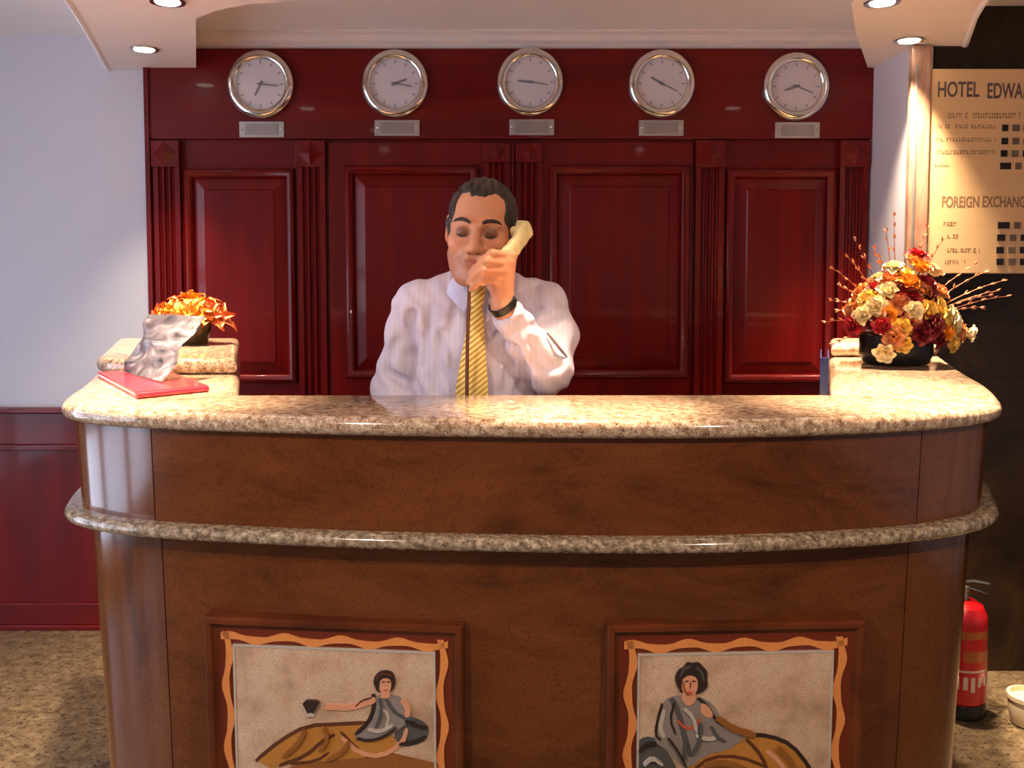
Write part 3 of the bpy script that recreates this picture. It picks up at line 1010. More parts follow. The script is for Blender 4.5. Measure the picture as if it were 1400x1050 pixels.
def mesh_of(mb, name, mat, smooth=30):
    o = mb.build(name, mat, None, smooth)
    me = o.data
    bpy.data.objects.remove(o)
    return me


bez = MB().lathe([(0.128, 0.0), (R_CLK, 0.006), (R_CLK, 0.012), (0.129, 0.022), (0.119, 0.030), (0.108, 0.031), (0.100, 0.026), (0.096, 0.018), (0.096, 0.010), (0.09, 0.004)], 64, 'Y')
me_bez = mesh_of(bez, 'bezel', M['chrome'], 50)
me_dial = mesh_of(MB().lathe([(0.097, 0.006), (0.097, 0.011), (0.0001, 0.0115)], 64, 'Y'), 'dial', M['dial'])
me_glass = mesh_of(MB().lathe([(0.097, 0.020), (0.07, 0.025), (0.035, 0.028), (0.001, 0.029)], 48, 'Y'), 'glass', M['glass'], 60)
me_mark = mesh_of(MB().box(-0.0025, 0.0025, -0.0135, -0.0115, 0.078, 0.091), 'hour_mark', M['mark'], 0)
me_hour = mesh_of(MB().add([(-0.005, -0.014, -0.014), (0.005, -0.014, -0.014), (0.004, -0.014, 0.045), (0, -0.014, 0.052), (-0.004, -0.014, 0.045)] +
                           [(-0.004, -0.0155, -0.012), (0.004, -0.0155, -0.012), (0.003, -0.0155, 0.045), (0, -0.0155, 0.052), (-0.003, -0.0155, 0.045)],
                           [(4, 3, 2, 1, 0), (5, 6, 7, 8, 9)] + [(i, (i + 1) % 5, 5 + (i + 1) % 5, 5 + i) for i in range(5)]), 'hour_hand', M['ink'], 0)
me_min = mesh_of(MB().add([(-0.003, -0.0165, -0.014), (0.003, -0.0165, -0.014), (0.002, -0.0165, 0.066), (0, -0.0165, 0.072), (-0.002, -0.0165, 0.066)] +
                          [(-0.003, -0.018, -0.014), (0.003, -0.018, -0.014), (0.002, -0.018, 0.066), (0, -0.018, 0.072), (-0.002, -0.018, 0.066)],
                          [(4, 3, 2, 1, 0), (5, 6, 7, 8, 9)] + [(i, (i + 1) % 5, 5 + (i + 1) % 5, 5 + i) for i in range(5)]), 'minute_hand', M['ink'], 0)
me_cap = mesh_of(MB().lathe([(0.006, 0.012), (0.006, 0.019), (0.003, 0.0205)], 16, 'Y'), 'centre_cap', M['ink'])
me_plate = mesh_of(MB().box(-0.088, 0.088, -0.006, 0, -0.031, 0.031, 0.002), 'plate', M['brushed'], 0)
me_face = mesh_of(MB().box(-0.066, 0.066, -0.0072, -0.005, -0.022, 0.022, 0.0008), 'engraved_field', M['plate_field'], 0)
me_screw = mesh_of(MB().lathe([(0.0045, 0.005), (0.0045, 0.0075), (0.003, 0.0085)], 12, 'Y'), 'screw', M['chrome'])
PLATES = [(358, 177), (543, 175), (727, 174), (904, 175), (1090, 178)]
which = ['beside the pale wall', 'second from the pale wall', 'over the joint of the doors', 'second from the painted return', 'beside the painted return']
for (px, py, ha, ma, lab), (qx, qy), wh in zip(CLK, PLATES, which):
    c = at_y(px, py, YF - 0.015); c.y = YF
    t = empty('wall_clock', c, 'chrome-rimmed ' + lab, 'clock', 'world clocks on the panelled wall')
    linked('bezel', me_bez, t)
    linked('dial', me_dial, t)
    linked('glass', me_glass, t)
    for k in range(12):
        linked('hour_mark', me_mark, t, rot=(0, k * PI / 6, 0))
    linked('hour_hand', me_hour, t, rot=(0, math.radians(ha), 0))
    linked('minute_hand', me_min, t, rot=(0, math.radians(ma), 0))
    linked('centre_cap', me_cap, t)
    c = at_y(qx, qy, YF - 0.003); c.y = YF
    t = empty('name_plate', c, 'small silver name plate under the clock ' + wh, 'plate', 'name plates under the clocks')
    linked('plate', me_plate, t)
    linked('engraved_field', me_face, t)
    for s_ in (-1, 1):
        linked('screw', me_screw, t, (0.077 * s_, 0, 0))


# ------------------------------------------------------------------ rate board on the dark stone wall
def text_mesh(body, size, mat, parent, loc, name, align='LEFT', xs=1.0, ext=0.00015, bold=0.022):
    cu = bpy.data.curves.new(name, 'FONT')
    cu.body = body
    cu.size = size
    cu.extrude = ext
    cu.offset = size * bold
    cu.align_x = align
    tmp = bpy.data.objects.new('tmp_text', cu)
    COL.objects.link(tmp)
    dg = bpy.context.evaluated_depsgraph_get()
    me = bpy.data.meshes.new_from_object(tmp.evaluated_get(dg))
    bpy.data.objects.remove(tmp)
    me.name = name
    me.materials.clear()
    me.materials.append(mat)
    o = linked(name, me, parent, loc, rot=(PI / 2, 0, 0), scale=(xs, 1, 1))
    return o


YS = YD - 0.022
sx = lambda px, py=230: at_y(px, py, YS).x
sz = lambda py: at_y(1330, py, YS).z
SX0, SX1, SZ0, SZ1 = sx(1270), sx(1270) + 0.80, sz(374), sz(94)
rb = empty('rate_board', (SX0, YD, SZ0), 'beige metal hotel rate board with rows of black number tiles', 'sign')
MB().box(SX0, SX1, YS, YD - 0.001, SZ0, SZ1, 0.003).build('board', M['sign'], rb, smooth=0)
base = Vector((SX0, YD, SZ0))
def sgn(px, py, dy=0.0003):
    p = at_y(px, py, YS - dy)
    return Vector((p.x, YS - dy, p.z)) - base
text_mesh('HOTEL', 0.074, M['sign_ink'], rb, sgn(1281, 132), 'title_text', xs=0.64)
text_mesh('EDWARD', 0.074, M['sign_ink'], rb, sgn(1349, 134), 'title_text', xs=0.58)
text_mesh('FOREIGN EXCHANGE RATE', 0.054, M['sign_ink_soft'], rb, sgn(1287, 283), 'heading_text', xs=0.60)


def strokes(px0, px1, py, h_px, name='blurred_row'):
    """one row of tiny unreadable lettering, drawn as short upright and level strokes"""
    r = random.Random(int(px0 * 7 + py))
    mb = MB()
    x = px0
    while x < px1:
        w = r.choice((2.2, 3.0, 3.6))
        if r.random() < 0.14:
            x += 3.2
            continue
        a, b = sgn(x, py + h_px / 2), sgn(min(x + w, px1), py - h_px / 2)
        k = r.random()
        t = (b.z - a.z) * 0.22
        y0, y1 = a.y - 0.0002, a.y + 0.0003
        mb.box(base.x + a.x, base.x + a.x + (b.x - a.x) * 0.34, base.y + y0, base.y + y1, base.z + a.z, base.z + b.z)
        if k < 0.6:
            mb.box(base.x + a.x, base.x + b.x, base.y + y0, base.y + y1, base.z + b.z - t, base.z + b.z)
        if k > 0.3:
            mb.box(base.x + a.x, base.x + b.x, base.y + y0, base.y + y1, base.z + a.z, base.z + a.z + t)
        x += w + 1.0
    mb.build(name, M['sign_ink_soft'], rb, smooth=0)


strokes(1293, 1400, 158, 7)
for (a, b, y) in ((1282, 1362, 173), (1280, 1362, 191), (1280, 1362, 208), (1278, 1298, 225), (1290, 1308, 306), (1292, 1310, 323), (1292, 1340, 342), (1292, 1320, 358)):
    strokes(a, b, y, 5)
for (y, first, tiles) in ((175, 1370, (8, 9, 9)), (193, 1369, (9, 9, 9)), (210, 1368, (9, 9, 9)), (227, 1367, (15, 8, 8)),
                          (308, 1364, (16, 9, 12)), (325, 1363, (11, 9, 12)), (342, 1362, (10, 10, 12)), (358, 1362, (10, 10, 14))):
    x = first
    for i, w in enumerate(tiles):
        a, b = sgn(x, y + 4.5), sgn(x + w, y - 4.5)
        MB().box(base.x + a.x, base.x + b.x, YS - 0.004, YS, base.z + a.z, base.z + b.z, 0.0008).build('number_tile', M['tile_black'] if i % 2 == 0 else M['tile_grey'], rb, smooth=0)
        x += w + 6

# ------------------------------------------------------------------ fire extinguisher and pale pot on the right
pe = at_z(1323, 984, 0.0)
pe.y += 0.06
ex = empty('fire_extinguisher', pe, 'red fire extinguisher with black foot standing by the counter side', 'extinguisher')
rr = 0.080
zt = at_y(1321, 818, pe.y).z
MB().lathe([(rr * 0.86, 0.0), (rr * 1.0, 0.004), (rr * 1.0, 0.045), (rr * 0.97, 0.05)], 32, c=pe).build('foot_ring', M['black'], ex)
MB().lathe([(rr * 0.9, 0.046), (rr, 0.056), (rr, zt - 0.07), (rr * 0.96, zt - 0.045), (rr * 0.80, zt - 0.018), (rr * 0.5, zt - 0.003), (rr * 0.36, zt)], 40, c=pe).build('cylinder', M['ext_red'], ex)
MB().lathe([(0.018, zt - 0.002), (0.02, zt + 0.01), (0.016, zt + 0.022), (0.022, zt + 0.026), (0.022, zt + 0.045), (0.012, zt + 0.05)], 20, c=pe).build('valve', M['brass'], ex)
hm = MB()
hm.tube([pe + Vector((-0.01, 0, zt + 0.05)), pe + Vector((0.03, -0.015, zt + 0.062)), pe + Vector((0.075, -0.03, zt + 0.058))], [0.008, 0.007, 0.006], 8)
hm.tube([pe + Vector((0.0, 0, zt + 0.035)), pe + Vector((0.03, -0.015, zt + 0.036)), pe + Vector((0.07, -0.03, zt + 0.024))], [0.008, 0.007, 0.006], 8)
hm.build('squeeze_handle', M['black'], ex)
MB().tube([pe + Vector((-0.015, 0, zt + 0.036)), pe + Vector((-0.07, 0, zt + 0.03)), pe + Vector((-0.10, 0, zt - 0.05)), pe + Vector((-0.095, 0, 0.16)), pe + Vector((-0.09, 0, 0.1))], [0.009, 0.009, 0.009, 0.009, 0.013], 10).build('hose', M['black'], ex)


def wrap(z0, z1, a0, a1, name, m, r=rr + 0.0008):
    vs, fs = [], []
    k = 10
    for i in range(k + 1):
        a = math.radians(a0 + (a1 - a0) * i / k)
        for z in (z0, z1):
            vs.append((pe.x + r * math.cos(a), pe.y + r * math.sin(a), z))
    for i in range(k):
        fs.append((i * 2, i * 2 + 2, i * 2 + 3, i * 2 + 1))
    MB().add(vs, fs).build(name, M[m], ex)


wrap(0.275, 0.300, -118, -40, 'label_band', 'ext_label_gold')
wrap(0.20, 0.235, -110, -35, 'label_band', 'ext_label_gold')
for a in (-122, -104, -87, -70, -52, -34):
    wrap(0.100 + 0.008 * (a % 3), 0.150, a - 5, a + 5, 'label_print', 'ext_label')
wrap(0.165, 0.172, -118, -50, 'label_print', 'ext_label')

pp = at_z(1418, 1000, 0.0)
pp.y += 0.05
vt = empty('floor_pot', pp, 'small cream pot on the dark floor by the stone wall', 'pot')
MB().lathe([(0.04, 0), (0.052, 0.004), (0.060, 0.03), (0.064, 0.07), (0.062, 0.085)], 32, c=pp).build('body', M['cream'], vt)
MB().lathe([(0.062, 0.082), (0.068, 0.086), (0.068, 0.10), (0.058, 0.102), (0.054, 0.07)], 32, c=pp).build('rim', M['cream'], vt)

# ------------------------------------------------------------------ blue ring binder inside the counter
pb_ = at_y(1121, 510, 2.05)
zb1 = at_y(1130, 489, 2.05).z - Z_DESK
bd = empty('ring_binder', (pb_.x, 2.05, Z_DESK + 0.0004), 'thin dark blue binder standing behind the counter at the bouquet end', 'binder')
bd.rotation_euler = (0, 0, -math.atan2(.323, .982))


def binder_part(mb, name, m):
    o = mb.build(name, M[m], None, 0)
    o.parent = bd


binder_part(MB().box(0, 0.0025, 0.003, 0.21, 0, zb1, 0.0008), 'cover', 'blue')
binder_part(MB().box(0.0155, 0.018, 0.003, 0.21, 0, zb1, 0.0008), 'cover', 'blue')
binder_part(MB().box(0, 0.018, 0, 0.003, 0, zb1, 0.0008), 'spine', 'blue')
binder_part(MB().box(0.003, 0.015, 0.006, 0.20, 0.004, zb1 - 0.06), 'sheets', 'paper')

# ------------------------------------------------------------------ red folder and crumpled silver card on the left
q = [at_z(134, 514, Z_TOP + 0.004), at_z(187, 543, Z_TOP + 0.004), at_z(284, 533, Z_TOP + 0.004), at_z(226, 511, Z_TOP + 0.004)]
cq = sum(q, Vector()) / 4
fo = empty('red_folder', (cq.x, cq.y, Z_TOP), 'glossy red folder lying flat on the granite top', 'folder')


def quad_slab(pts, z0, z1, shrink=0.0):
    c = sum(pts, Vector()) / 4
    p = [(c.x + (v.x - c.x) * (1 - shrink), c.y + (v.y - c.y) * (1 - shrink)) for v in pts]
    if sum(p[i][0] * p[(i + 1) % 4][1] - p[(i + 1) % 4][0] * p[i][1] for i in range(4)) < 0:
        p = p[::-1]
    return prism(p, z0, z1)


quad_slab(q, Z_TOP + 0.0004, Z_TOP + 0.0035).build('back_cover', M['red_folder'], fo, smooth=0)
quad_slab(q, Z_TOP + 0.0035, Z_TOP + 0.010, 0.03).build('sheets', M['paper'], fo, smooth=0)
quad_slab(q, Z_TOP + 0.010, Z_TOP + 0.0145).build('front_cover', M['red_folder'], fo, smooth=0)
e0, e1 = q[1], q[2]
MB().tube([e0 + Vector((0, 0, 0.003)), (e0 + e1) / 2 + Vector((0, 0, 0.003)), e1 + Vector((0, 0, 0.003))], 0.0068, 10).build('spine', M['red_folder'], fo)

zf = Z_TOP + 0.0146
bl, br = at_z(171, 509, zf), at_z(222, 523, zf)
ydep = (bl.y + br.y) / 2 + 0.02
tl, tr = at_y(208, 430, ydep + 0.06), at_y(279, 433, ydep + 0.05)
nu, nv = 26, 34
vs, fs = [], []
nrm_c = (br - bl).cross(tl - bl).normalized()
if nrm_c.y > 0: nrm_c = -nrm_c
for side in (0, 1):
    for j in range(nv + 1):
        for i in range(nu + 1):
            u_, v_ = i / nu, j / nv
            p = (bl * (1 - u_) + br * u_) * (1 - v_) + (tl * (1 - u_) + tr * u_) * v_
            d = 0.0036 * math.sin(9 * v_ + 4.5 * u_ + 1.4 * math.sin(5 * u_)) + 0.0026 * math.sin(17 * v_ - 7 * u_) + 0.0014 * math.sin(23 * u_ + 9 * v_)
            d *= min(1, v_ * 6)
            p = p + nrm_c * (d + (0.004 if side else 0.0)) + Vector((0, 0, 0.001))
            p.x += 0.004 * math.sin(8 * v_) * (u_ - 0.5) * min(1, v_ * 5)
            vs.append(p)
nn = (nu + 1) * (nv + 1)
for j in range(nv):
    for i in range(nu):
        a = j * (nu + 1) + i
        fs += [(a, a + nu + 1, a + nu + 2, a + 1), (nn + a, nn + a + 1, nn + a + nu + 2, nn + a + nu + 1)]
rim = [i for i in range(nu + 1)] + [j * (nu + 1) + nu for j in range(1, nv + 1)] + [nv * (nu + 1) + i for i in range(nu - 1, -1, -1)] + [j * (nu + 1) for j in range(nv - 1, 0, -1)]
for a, b in zip(rim, rim[1:] + rim[:1]):
    fs.append((a, b, nn + b, nn + a))
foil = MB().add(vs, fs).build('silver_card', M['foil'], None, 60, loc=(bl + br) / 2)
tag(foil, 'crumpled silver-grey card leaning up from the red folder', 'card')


# ------------------------------------------------------------------ flowers
def petal(mb, ang, tilt, L, W, cup, curl=0.0, z=0.0, pointed=0.0):
    """one petal rising from the axis; tilt 0 = upright, 90 = flat"""
    n_u, n_v = 4, 4
    base_i = len(mb.v)
    ca, sa = math.cos(ang), math.sin(ang)
    for j in range(n_v + 1):
        t = j / n_v
        th = math.radians(tilt) * (0.35 + 0.65 * t) + curl * t * t
        r = L * t * math.sin(th)
        h = L * t * math.cos(th) + z
        wd = W * (math.sin(PI * min(1, 0.12 + 0.80 * t)) ** 0.7) * (1 - pointed * t)
        for i in range(n_u + 1):
            s_ = (i / n_u - 0.5) * 2
            x = r + 0.004 - cup * W * (s_ * s_) * math.cos(th)
            y = wd * s_
            zz = h + cup * W * (s_ * s_) * math.sin(th) * 0.8
            mb.v.append((ca * x - sa * y, sa * x + ca * y, zz))
    for j in range(n_v):
        for i in range(n_u):
            a = base_i + j * (n_u + 1) + i
            mb.f.append((a, a + 1, a + n_u + 2, a + n_u + 1))


def rose_mesh(mat, seed, tight=False):
    r = random.Random(seed)
    mb = MB()
    for (n_, tilt, L, W, cup) in ((3, 10, 0.028, 0.013, 0.7), (5, 24, 0.032, 0.018, 0.6), (6, 42, 0.035, 0.021, 0.45)) + (() if tight else ((6, 68, 0.036, 0.021, 0.35),)):
        o = r.random() * 6
        for k in range(n_):
            petal(mb, o + 2 * PI * k / n_ + r.uniform(-.15, .15), tilt + r.uniform(-5, 5), L * r.uniform(.92, 1.08), W, cup, 0.25)
    return mesh_of(mb, 'blossom', M[mat], 60)


def lily_mesh(mat, seed):
    r = random.Random(seed)
    mb = MB()
    for k in range(6):
        petal(mb, 2 * PI * k / 6 + r.uniform(-.15, .15), r.uniform(30, 56), 0.060 * r.uniform(.9, 1.1), 0.019, 0.4, 0.4, pointed=0.55)
    for k in range(3):
        petal(mb, 2 * PI * k / 3 + 0.4, 18, 0.044, 0.012, 0.4, 0.1, pointed=0.5)
    return mesh_of(mb, 'blossom', M[mat], 60)


def leaf_mesh(mat, seed, L=0.07):
    mb = MB()
    petal(mb, 0, 62, L, L * 0.2, 0.3, 0.5, pointed=0.6)
    return mesh_of(mb, 'leaf', M[mat], 60)


def aim(v):
    return Vector(v).to_track_quat('Z', 'Y').to_euler()


# big bouquet on the right arm
pf = at_z(1233, 499, Z_TOP + 0.0004)
pf.y += 0.045
bq = empty('flower_bouquet', pf, 'large bouquet of cream, yellow and red blossoms in a black bowl', 'flowers')
pr_ = 0.098
MB().lathe([(0.070, 0), (0.088, 0.003), (pr_, 0.03), (pr_, 0.082), (pr_ - 0.006, 0.085), (pr_ - 0.010, 0.07)], 40, c=pf).build('bowl', M['black'], bq)
MB().lathe([(0.086, 0.068), (0.070, 0.082), (0.04, 0.100), (0.004, 0.11)], 24, c=pf).build('moss', M['leaf'], bq)
ROSE = {m: [rose_mesh(m, 11 + i, i == 1) for i in range(2)] for m in ('cream_petal', 'yellow_petal', 'peach_petal', 'red_petal', 'wine_petal', 'orange_petal')}
LEAF = [leaf_mesh('leaf', 1, 0.065), leaf_mesh('rust_petal', 2, 0.06)]
r = random.Random(21)
# blossoms where the photograph shows them: (x, y, colour, forward offset from the bowl axis)
BL = [(1250, 352, 'peach_petal', .02), (1256, 345, 'red_petal', .00), (1238, 372, 'yellow_petal', .05), (1222, 362, 'cream_petal', .03), (1262, 362, 'orange_petal', .05), (1218, 378, 'peach_petal', .05),
      (1270, 385, 'red_petal', .06), (1280, 368, 'cream_petal', -.01), (1197, 392, 'red_petal', .04), (1214, 396, 'cream_petal', .08), (1244, 400, 'red_petal', .09), (1262, 394, 'peach_petal', .08),
      (1275, 402, 'wine_petal', .08), (1184, 407, 'yellow_petal', .06), (1196, 418, 'cream_petal', .09), (1230, 412, 'peach_petal', .10), (1252, 424, 'cream_petal', .12), (1285, 417, 'yellow_petal', .09),
      (1272, 424, 'yellow_petal', .11), (1178, 432, 'cream_petal', .08), (1162, 424, 'peach_petal', .03), (1163, 444, 'red_petal', .06), (1212, 430, 'orange_petal', .11), (1206, 446, 'red_petal', .12),
      (1234, 448, 'yellow_petal', .13), (1248, 440, 'peach_petal', .12), (1264, 456, 'wine_petal', .13), (1280, 444, 'wine_petal', .12), (1294, 436, 'yellow_petal', .10), (1304, 430, 'cream_petal', .08),
      (1309, 440, 'cream_petal', .08), (1299, 455, 'orange_petal', .11), (1318, 456, 'peach_petal', .06), (1331, 456, 'cream_petal', .04), (1306, 472, 'yellow_petal', .09), (1222, 462, 'peach_petal', .13),
      (1210, 484, 'cream_petal', .14), (1236, 472, 'yellow_petal', .13), (1190, 440, 'wine_petal', .09), (1227, 386, 'wine_petal', .06), (1245, 384, 'orange_petal', .08), (1290, 398, 'peach_petal', .05),
      (1226, 428, 'wine_petal', .10), (1258, 438, 'red_petal', .11), (1176, 418, 'red_petal', .03), (1312, 446, 'rust', .05), (1204, 408, 'orange_petal', .07), (1288, 462, 'wine_petal', .10)]
core = pf + Vector((0, 0, 0.10))
for (px, py, m, fwd) in BL:
    m = 'peach_petal' if m == 'rust' else m
    p = at_y(px, py, pf.y - fwd)
    d = (p - core)
    d.y -= 0.03
    d.normalize()
    sc = r.uniform(0.80, 1.02)
    linked('blossom', r.choice(ROSE[m]), bq, p - pf - d * 0.022 * sc, aim(d), sc)
    if r.random() < 0.6:
        st = core - Vector((0, 0, 0.03))
        MB().tube([st, (st + p) / 2 + Vector((0, 0, 0.01)), p - d * 0.02], 0.002, 5).build('stem', M['leaf'], bq)
# blossoms round the back, so that the dome is whole
for k in range(16):
    a = math.radians(20 + 140 * k / 15)
    el = math.radians(r.uniform(5, 65))
    d = Vector((math.cos(a) * math.cos(el), math.sin(a) * math.cos(el), math.sin(el)))
    p = core + Vector((d.x * 0.14, d.y * 0.11, d.z * 0.16))
    linked('blossom', r.choice(ROSE[r.choice(['cream_petal', 'yellow_petal', 'peach_petal', 'red_petal'])]), bq, p - pf - d * 0.02, aim(d), 0.9)
for k in range(26):
    a = r.uniform(0, 2 * PI)
    el = math.radians(r.uniform(-5, 70))
    d = Vector((math.cos(a) * math.cos(el), math.sin(a) * math.cos(el), math.sin(el)))
    p = core + Vector((d.x * 0.12, d.y * 0.09, d.z * 0.12))
    linked('leaf', r.choice(LEAF), bq, p - pf, aim(d), r.uniform(.8, 1.2))
TW = [(1170, 330, .0), (1140, 368, .02), (1150, 392, .04), (1138, 410, .03), (1160, 352, .03), (1148, 424, .0), (1212, 318, .0), (1222, 296, -.02), (1196, 340, .02), (1288, 330, -.02),
      (1346, 372, .0), (1370, 384, .02), (1352, 404, .03), (1362, 398, .0), (1332, 362, -.02), (1340, 420, .02), (1140, 470, .02), (1268, 312, -.03), (1204, 352, .04), (1376, 405, .03), (1130, 440, .05)]
for i, (px, py, fwd) in enumerate(TW):
    p = at_y(px, py, pf.y - fwd)
    s0 = core + Vector((0, 0, -0.02))
    mid_ = (s0 * 0.45 + p * 0.55) + Vector((0, 0, 0.035))
    pts = [s0 * (1 - t) ** 2 + mid_ * 2 * t * (1 - t) + p * t * t for t in [k / 8 for k in range(9)]]
    tw = MB().tube(pts, [0.0022 - 0.0014 * k / 8 for k in range(9)], 5).build('twig', M['twig'] if i % 3 else M['twig_dark'], bq)
    sd = MB()
    for k in (5, 6, 7, 8):
        c_ = pts[k]
        t_ = (pts[k] - pts[k - 1]).normalized()
        for s_ in (-1, 1):
            sd_d = (t_ + Vector((r.uniform(-.6, .6), r.uniform(-.6, .6), r.uniform(-.4, .6)))).normalized()
            sd.tube([c_, c_ + sd_d * 0.007, c_ + sd_d * 0.015], [0.0008, 0.0028, 0.0006], 5)
    sd.build('seed_heads', M['twig'], tw)['kind'] = 'stuff'

# small orange arrangement on the left ledge
pl = at_z(266, 470, Z_LEDGE)
pl.y += 0.01
lf = empty('orange_flowers', pl, 'small arrangement of pointed orange blossoms in an olive pot', 'flowers')
MB().lathe([(0.030, 0), (0.036, 0.004), (0.046, 0.04), (0.050, 0.072), (0.047, 0.074), (0.044, 0.06)], 32, c=pl).build('pot', M['olive_pot'], lf)
LIL = [lily_mesh('orange_petal', 3), lily_mesh('rust_petal', 4), lily_mesh('yellow_petal', 5), lily_mesh('orange_petal', 8)]
for (px, py, k, fwd) in [(248, 402, 1, .0), (232, 418, 0, .03), (256, 416, 0, .05), (222, 422, 1, .0), (244, 424, 2, .06), (268, 420, 0, .06), (282, 414, 1, .02), (292, 422, 1, .0), (272, 408, 0, -.02),
                         (262, 428, 3, .07), (214, 428, 1, .02), (300, 428, 1, .02), (240, 412, 3, .0), (284, 428, 1, .05), (258, 405, 0, -.05), (236, 430, 0, .05)]:
    p = at_y(px, py + 6, pl.y - fwd)
    d = (p - (pl + Vector((0, 0, 0.05))))
    d.z = abs(d.z) + 0.03
    d.y -= 0.02
    d.normalize()
    linked('blossom', LIL[k], lf, p - pl - d * 0.02, aim(d), r.uniform(.85, 1.05))
    MB().tube([pl + Vector((0, 0, 0.06)), (pl + Vector((0, 0, 0.06)) + p) / 2 + Vector((0, 0, .012)), p - d * 0.018], 0.0018, 5).build('stem', M['leaf'], lf)
for k in range(9):
    a = 2 * PI * k / 9
    linked('leaf', LEAF[0], lf, (0.03 * math.cos(a), 0.03 * math.sin(a), 0.066), aim((math.cos(a), math.sin(a), 0.9)), 0.8)


# ------------------------------------------------------------------ the receptionist (implicit surfaces meshed by surface nets)
class SDF:
    def __init__(s, lo, hi, res):
        s.lo = np.array(lo, np.float32)
        s.res = res
        s.n = np.ceil((np.array(hi) - np.array(lo)) / res).astype(int) + 1
        s.a = np.full(s.n, 0.3, np.float32)

    def block(s, lo, hi):
        i0 = np.clip(np.floor((np.array(lo) - s.lo) / s.res).astype(int), 0, s.n)
        i1 = np.clip(np.ceil((np.array(hi) - s.lo) / s.res).astype(int) + 1, 0, s.n)
        if np.any(i1 <= i0):
            return None, None
        ax = [s.lo[k] + s.res * np.arange(i0[k], i1[k], dtype=np.float32) for k in range(3)]
        P = np.stack(np.meshgrid(*ax, indexing='ij'), -1)
        return tuple(slice(i0[k], i1[k]) for k in range(3)), P

    def op(s, lo, hi, fn, k, sub=False):
        pad = k + 0.02
        sl, P = s.block(np.array(lo) - pad, np.array(hi) + pad)
        if sl is None:
            return
        d = fn(P)
        a = s.a[sl]
        if sub:
            d = -d
            h = np.maximum(k - np.abs(a - d), 0) / k
            s.a[sl] = np.maximum(a, d) + h * h * k * 0.25
        else:
            h = np.maximum(k - np.abs(a - d), 0) / k
            s.a[sl] = np.minimum(a, d) - h * h * k * 0.25

    def cone(s, p, q, r1, r2, k=0.02, sub=False):
        p, q = np.array(p, np.float32), np.array(q, np.float32)
        m = max(r1, r2)
        def fn(P):
            ba = q - p
            h = np.clip(((P - p) @ ba) / max(1e-9, float(ba @ ba)), 0, 1)
            return np.linalg.norm(P - p - h[..., None] * ba, axis=-1) - (r1 + (r2 - r1) * h)
        s.op(np.minimum(p, q) - m, np.maximum(p, q) + m, fn, k, sub)

    def ell(s, c, rad, k=0.02, R=None, sub=False):
        c, rad = np.array(c, np.float32), np.array(rad, np.float32)
        m = float(rad.max())
        def fn(P):
            L = P - c
            if R is not None:
                L = L @ R
            k0 = np.linalg.norm(L / rad, axis=-1)
            k1 = np.linalg.norm(L / (rad * rad), axis=-1)
            return k0 * (k0 - 1) / np.maximum(k1, 1e-6)
        s.op(c - m, c + m, fn, k, sub)

    def mesh(s):
        a = s.a
        neg = a < 0
        cnt = np.zeros(np.array(a.shape) - 1, np.int8)
        C = [(i, j, k) for i in (0, 1) for j in (0, 1) for k in (0, 1)]
        nx, ny, nz = cnt.shape
        for (i, j, k) in C:
            cnt += neg[i:i + nx, j:j + ny, k:k + nz]
        cells = np.argwhere((cnt > 0) & (cnt < 8))
        idx = np.full(cnt.shape, -1, np.int32)
        idx[cells[:, 0], cells[:, 1], cells[:, 2]] = np.arange(len(cells))
        vals = np.stack([a[cells[:, 0] + i, cells[:, 1] + j, cells[:, 2] + k] for (i, j, k) in C], 1)
        pos = np.zeros((len(cells), 3))
        num = np.zeros(len(cells))
        for u in range(8):
            for v in range(u + 1, 8):
                if sum(abs(C[u][t] - C[v][t]) for t in range(3)) != 1:
                    continue
                va, vb = vals[:, u], vals[:, v]
                cross = (va < 0) != (vb < 0)
                t = np.where(cross, va / np.where(cross, va - vb, 1), 0)
                pt = np.array(C[u])[None] + t[:, None] * (np.array(C[v]) - np.array(C[u]))[None]
                pos += pt * cross[:, None]
                num += cross
        V = s.lo + s.res * (cells + pos / num[:, None])
        quads = []
        for ax in range(3):
            sl0 = [slice(1, None)] * 3
            sl1 = [slice(1, None)] * 3
            sl0[ax] = slice(0, -1)
            sl1[ax] = slice(1, None)
            A, B = neg[tuple(sl0)], neg[tuple(sl1)]
            e = np.argwhere(A != B)
            e0 = e.copy()
            for t in range(3):
                if t != ax:
                    e0[:, t] += 1
            flip = A[e[:, 0], e[:, 1], e[:, 2]]
            u, v = (ax + 1) % 3, (ax + 2) % 3
            ok = np.ones(len(e0), bool)
            for t in range(3):
                ok &= e0[:, t] < cnt.shape[t]
            e0, flip = e0[ok], flip[ok]
            def g(du, dv):
                q_ = e0.copy()
                q_[:, u] -= du
                q_[:, v] -= dv
                return idx[q_[:, 0], q_[:, 1], q_[:, 2]]
            Q = np.stack([g(1, 1), g(0, 1), g(0, 0), g(1, 0)], 1)
            Q[~flip] = Q[~flip][:, ::-1]
            quads.append(Q)
        Q = np.concatenate(quads)
        Q = Q[(Q >= 0).all(1)]
        return V, Q


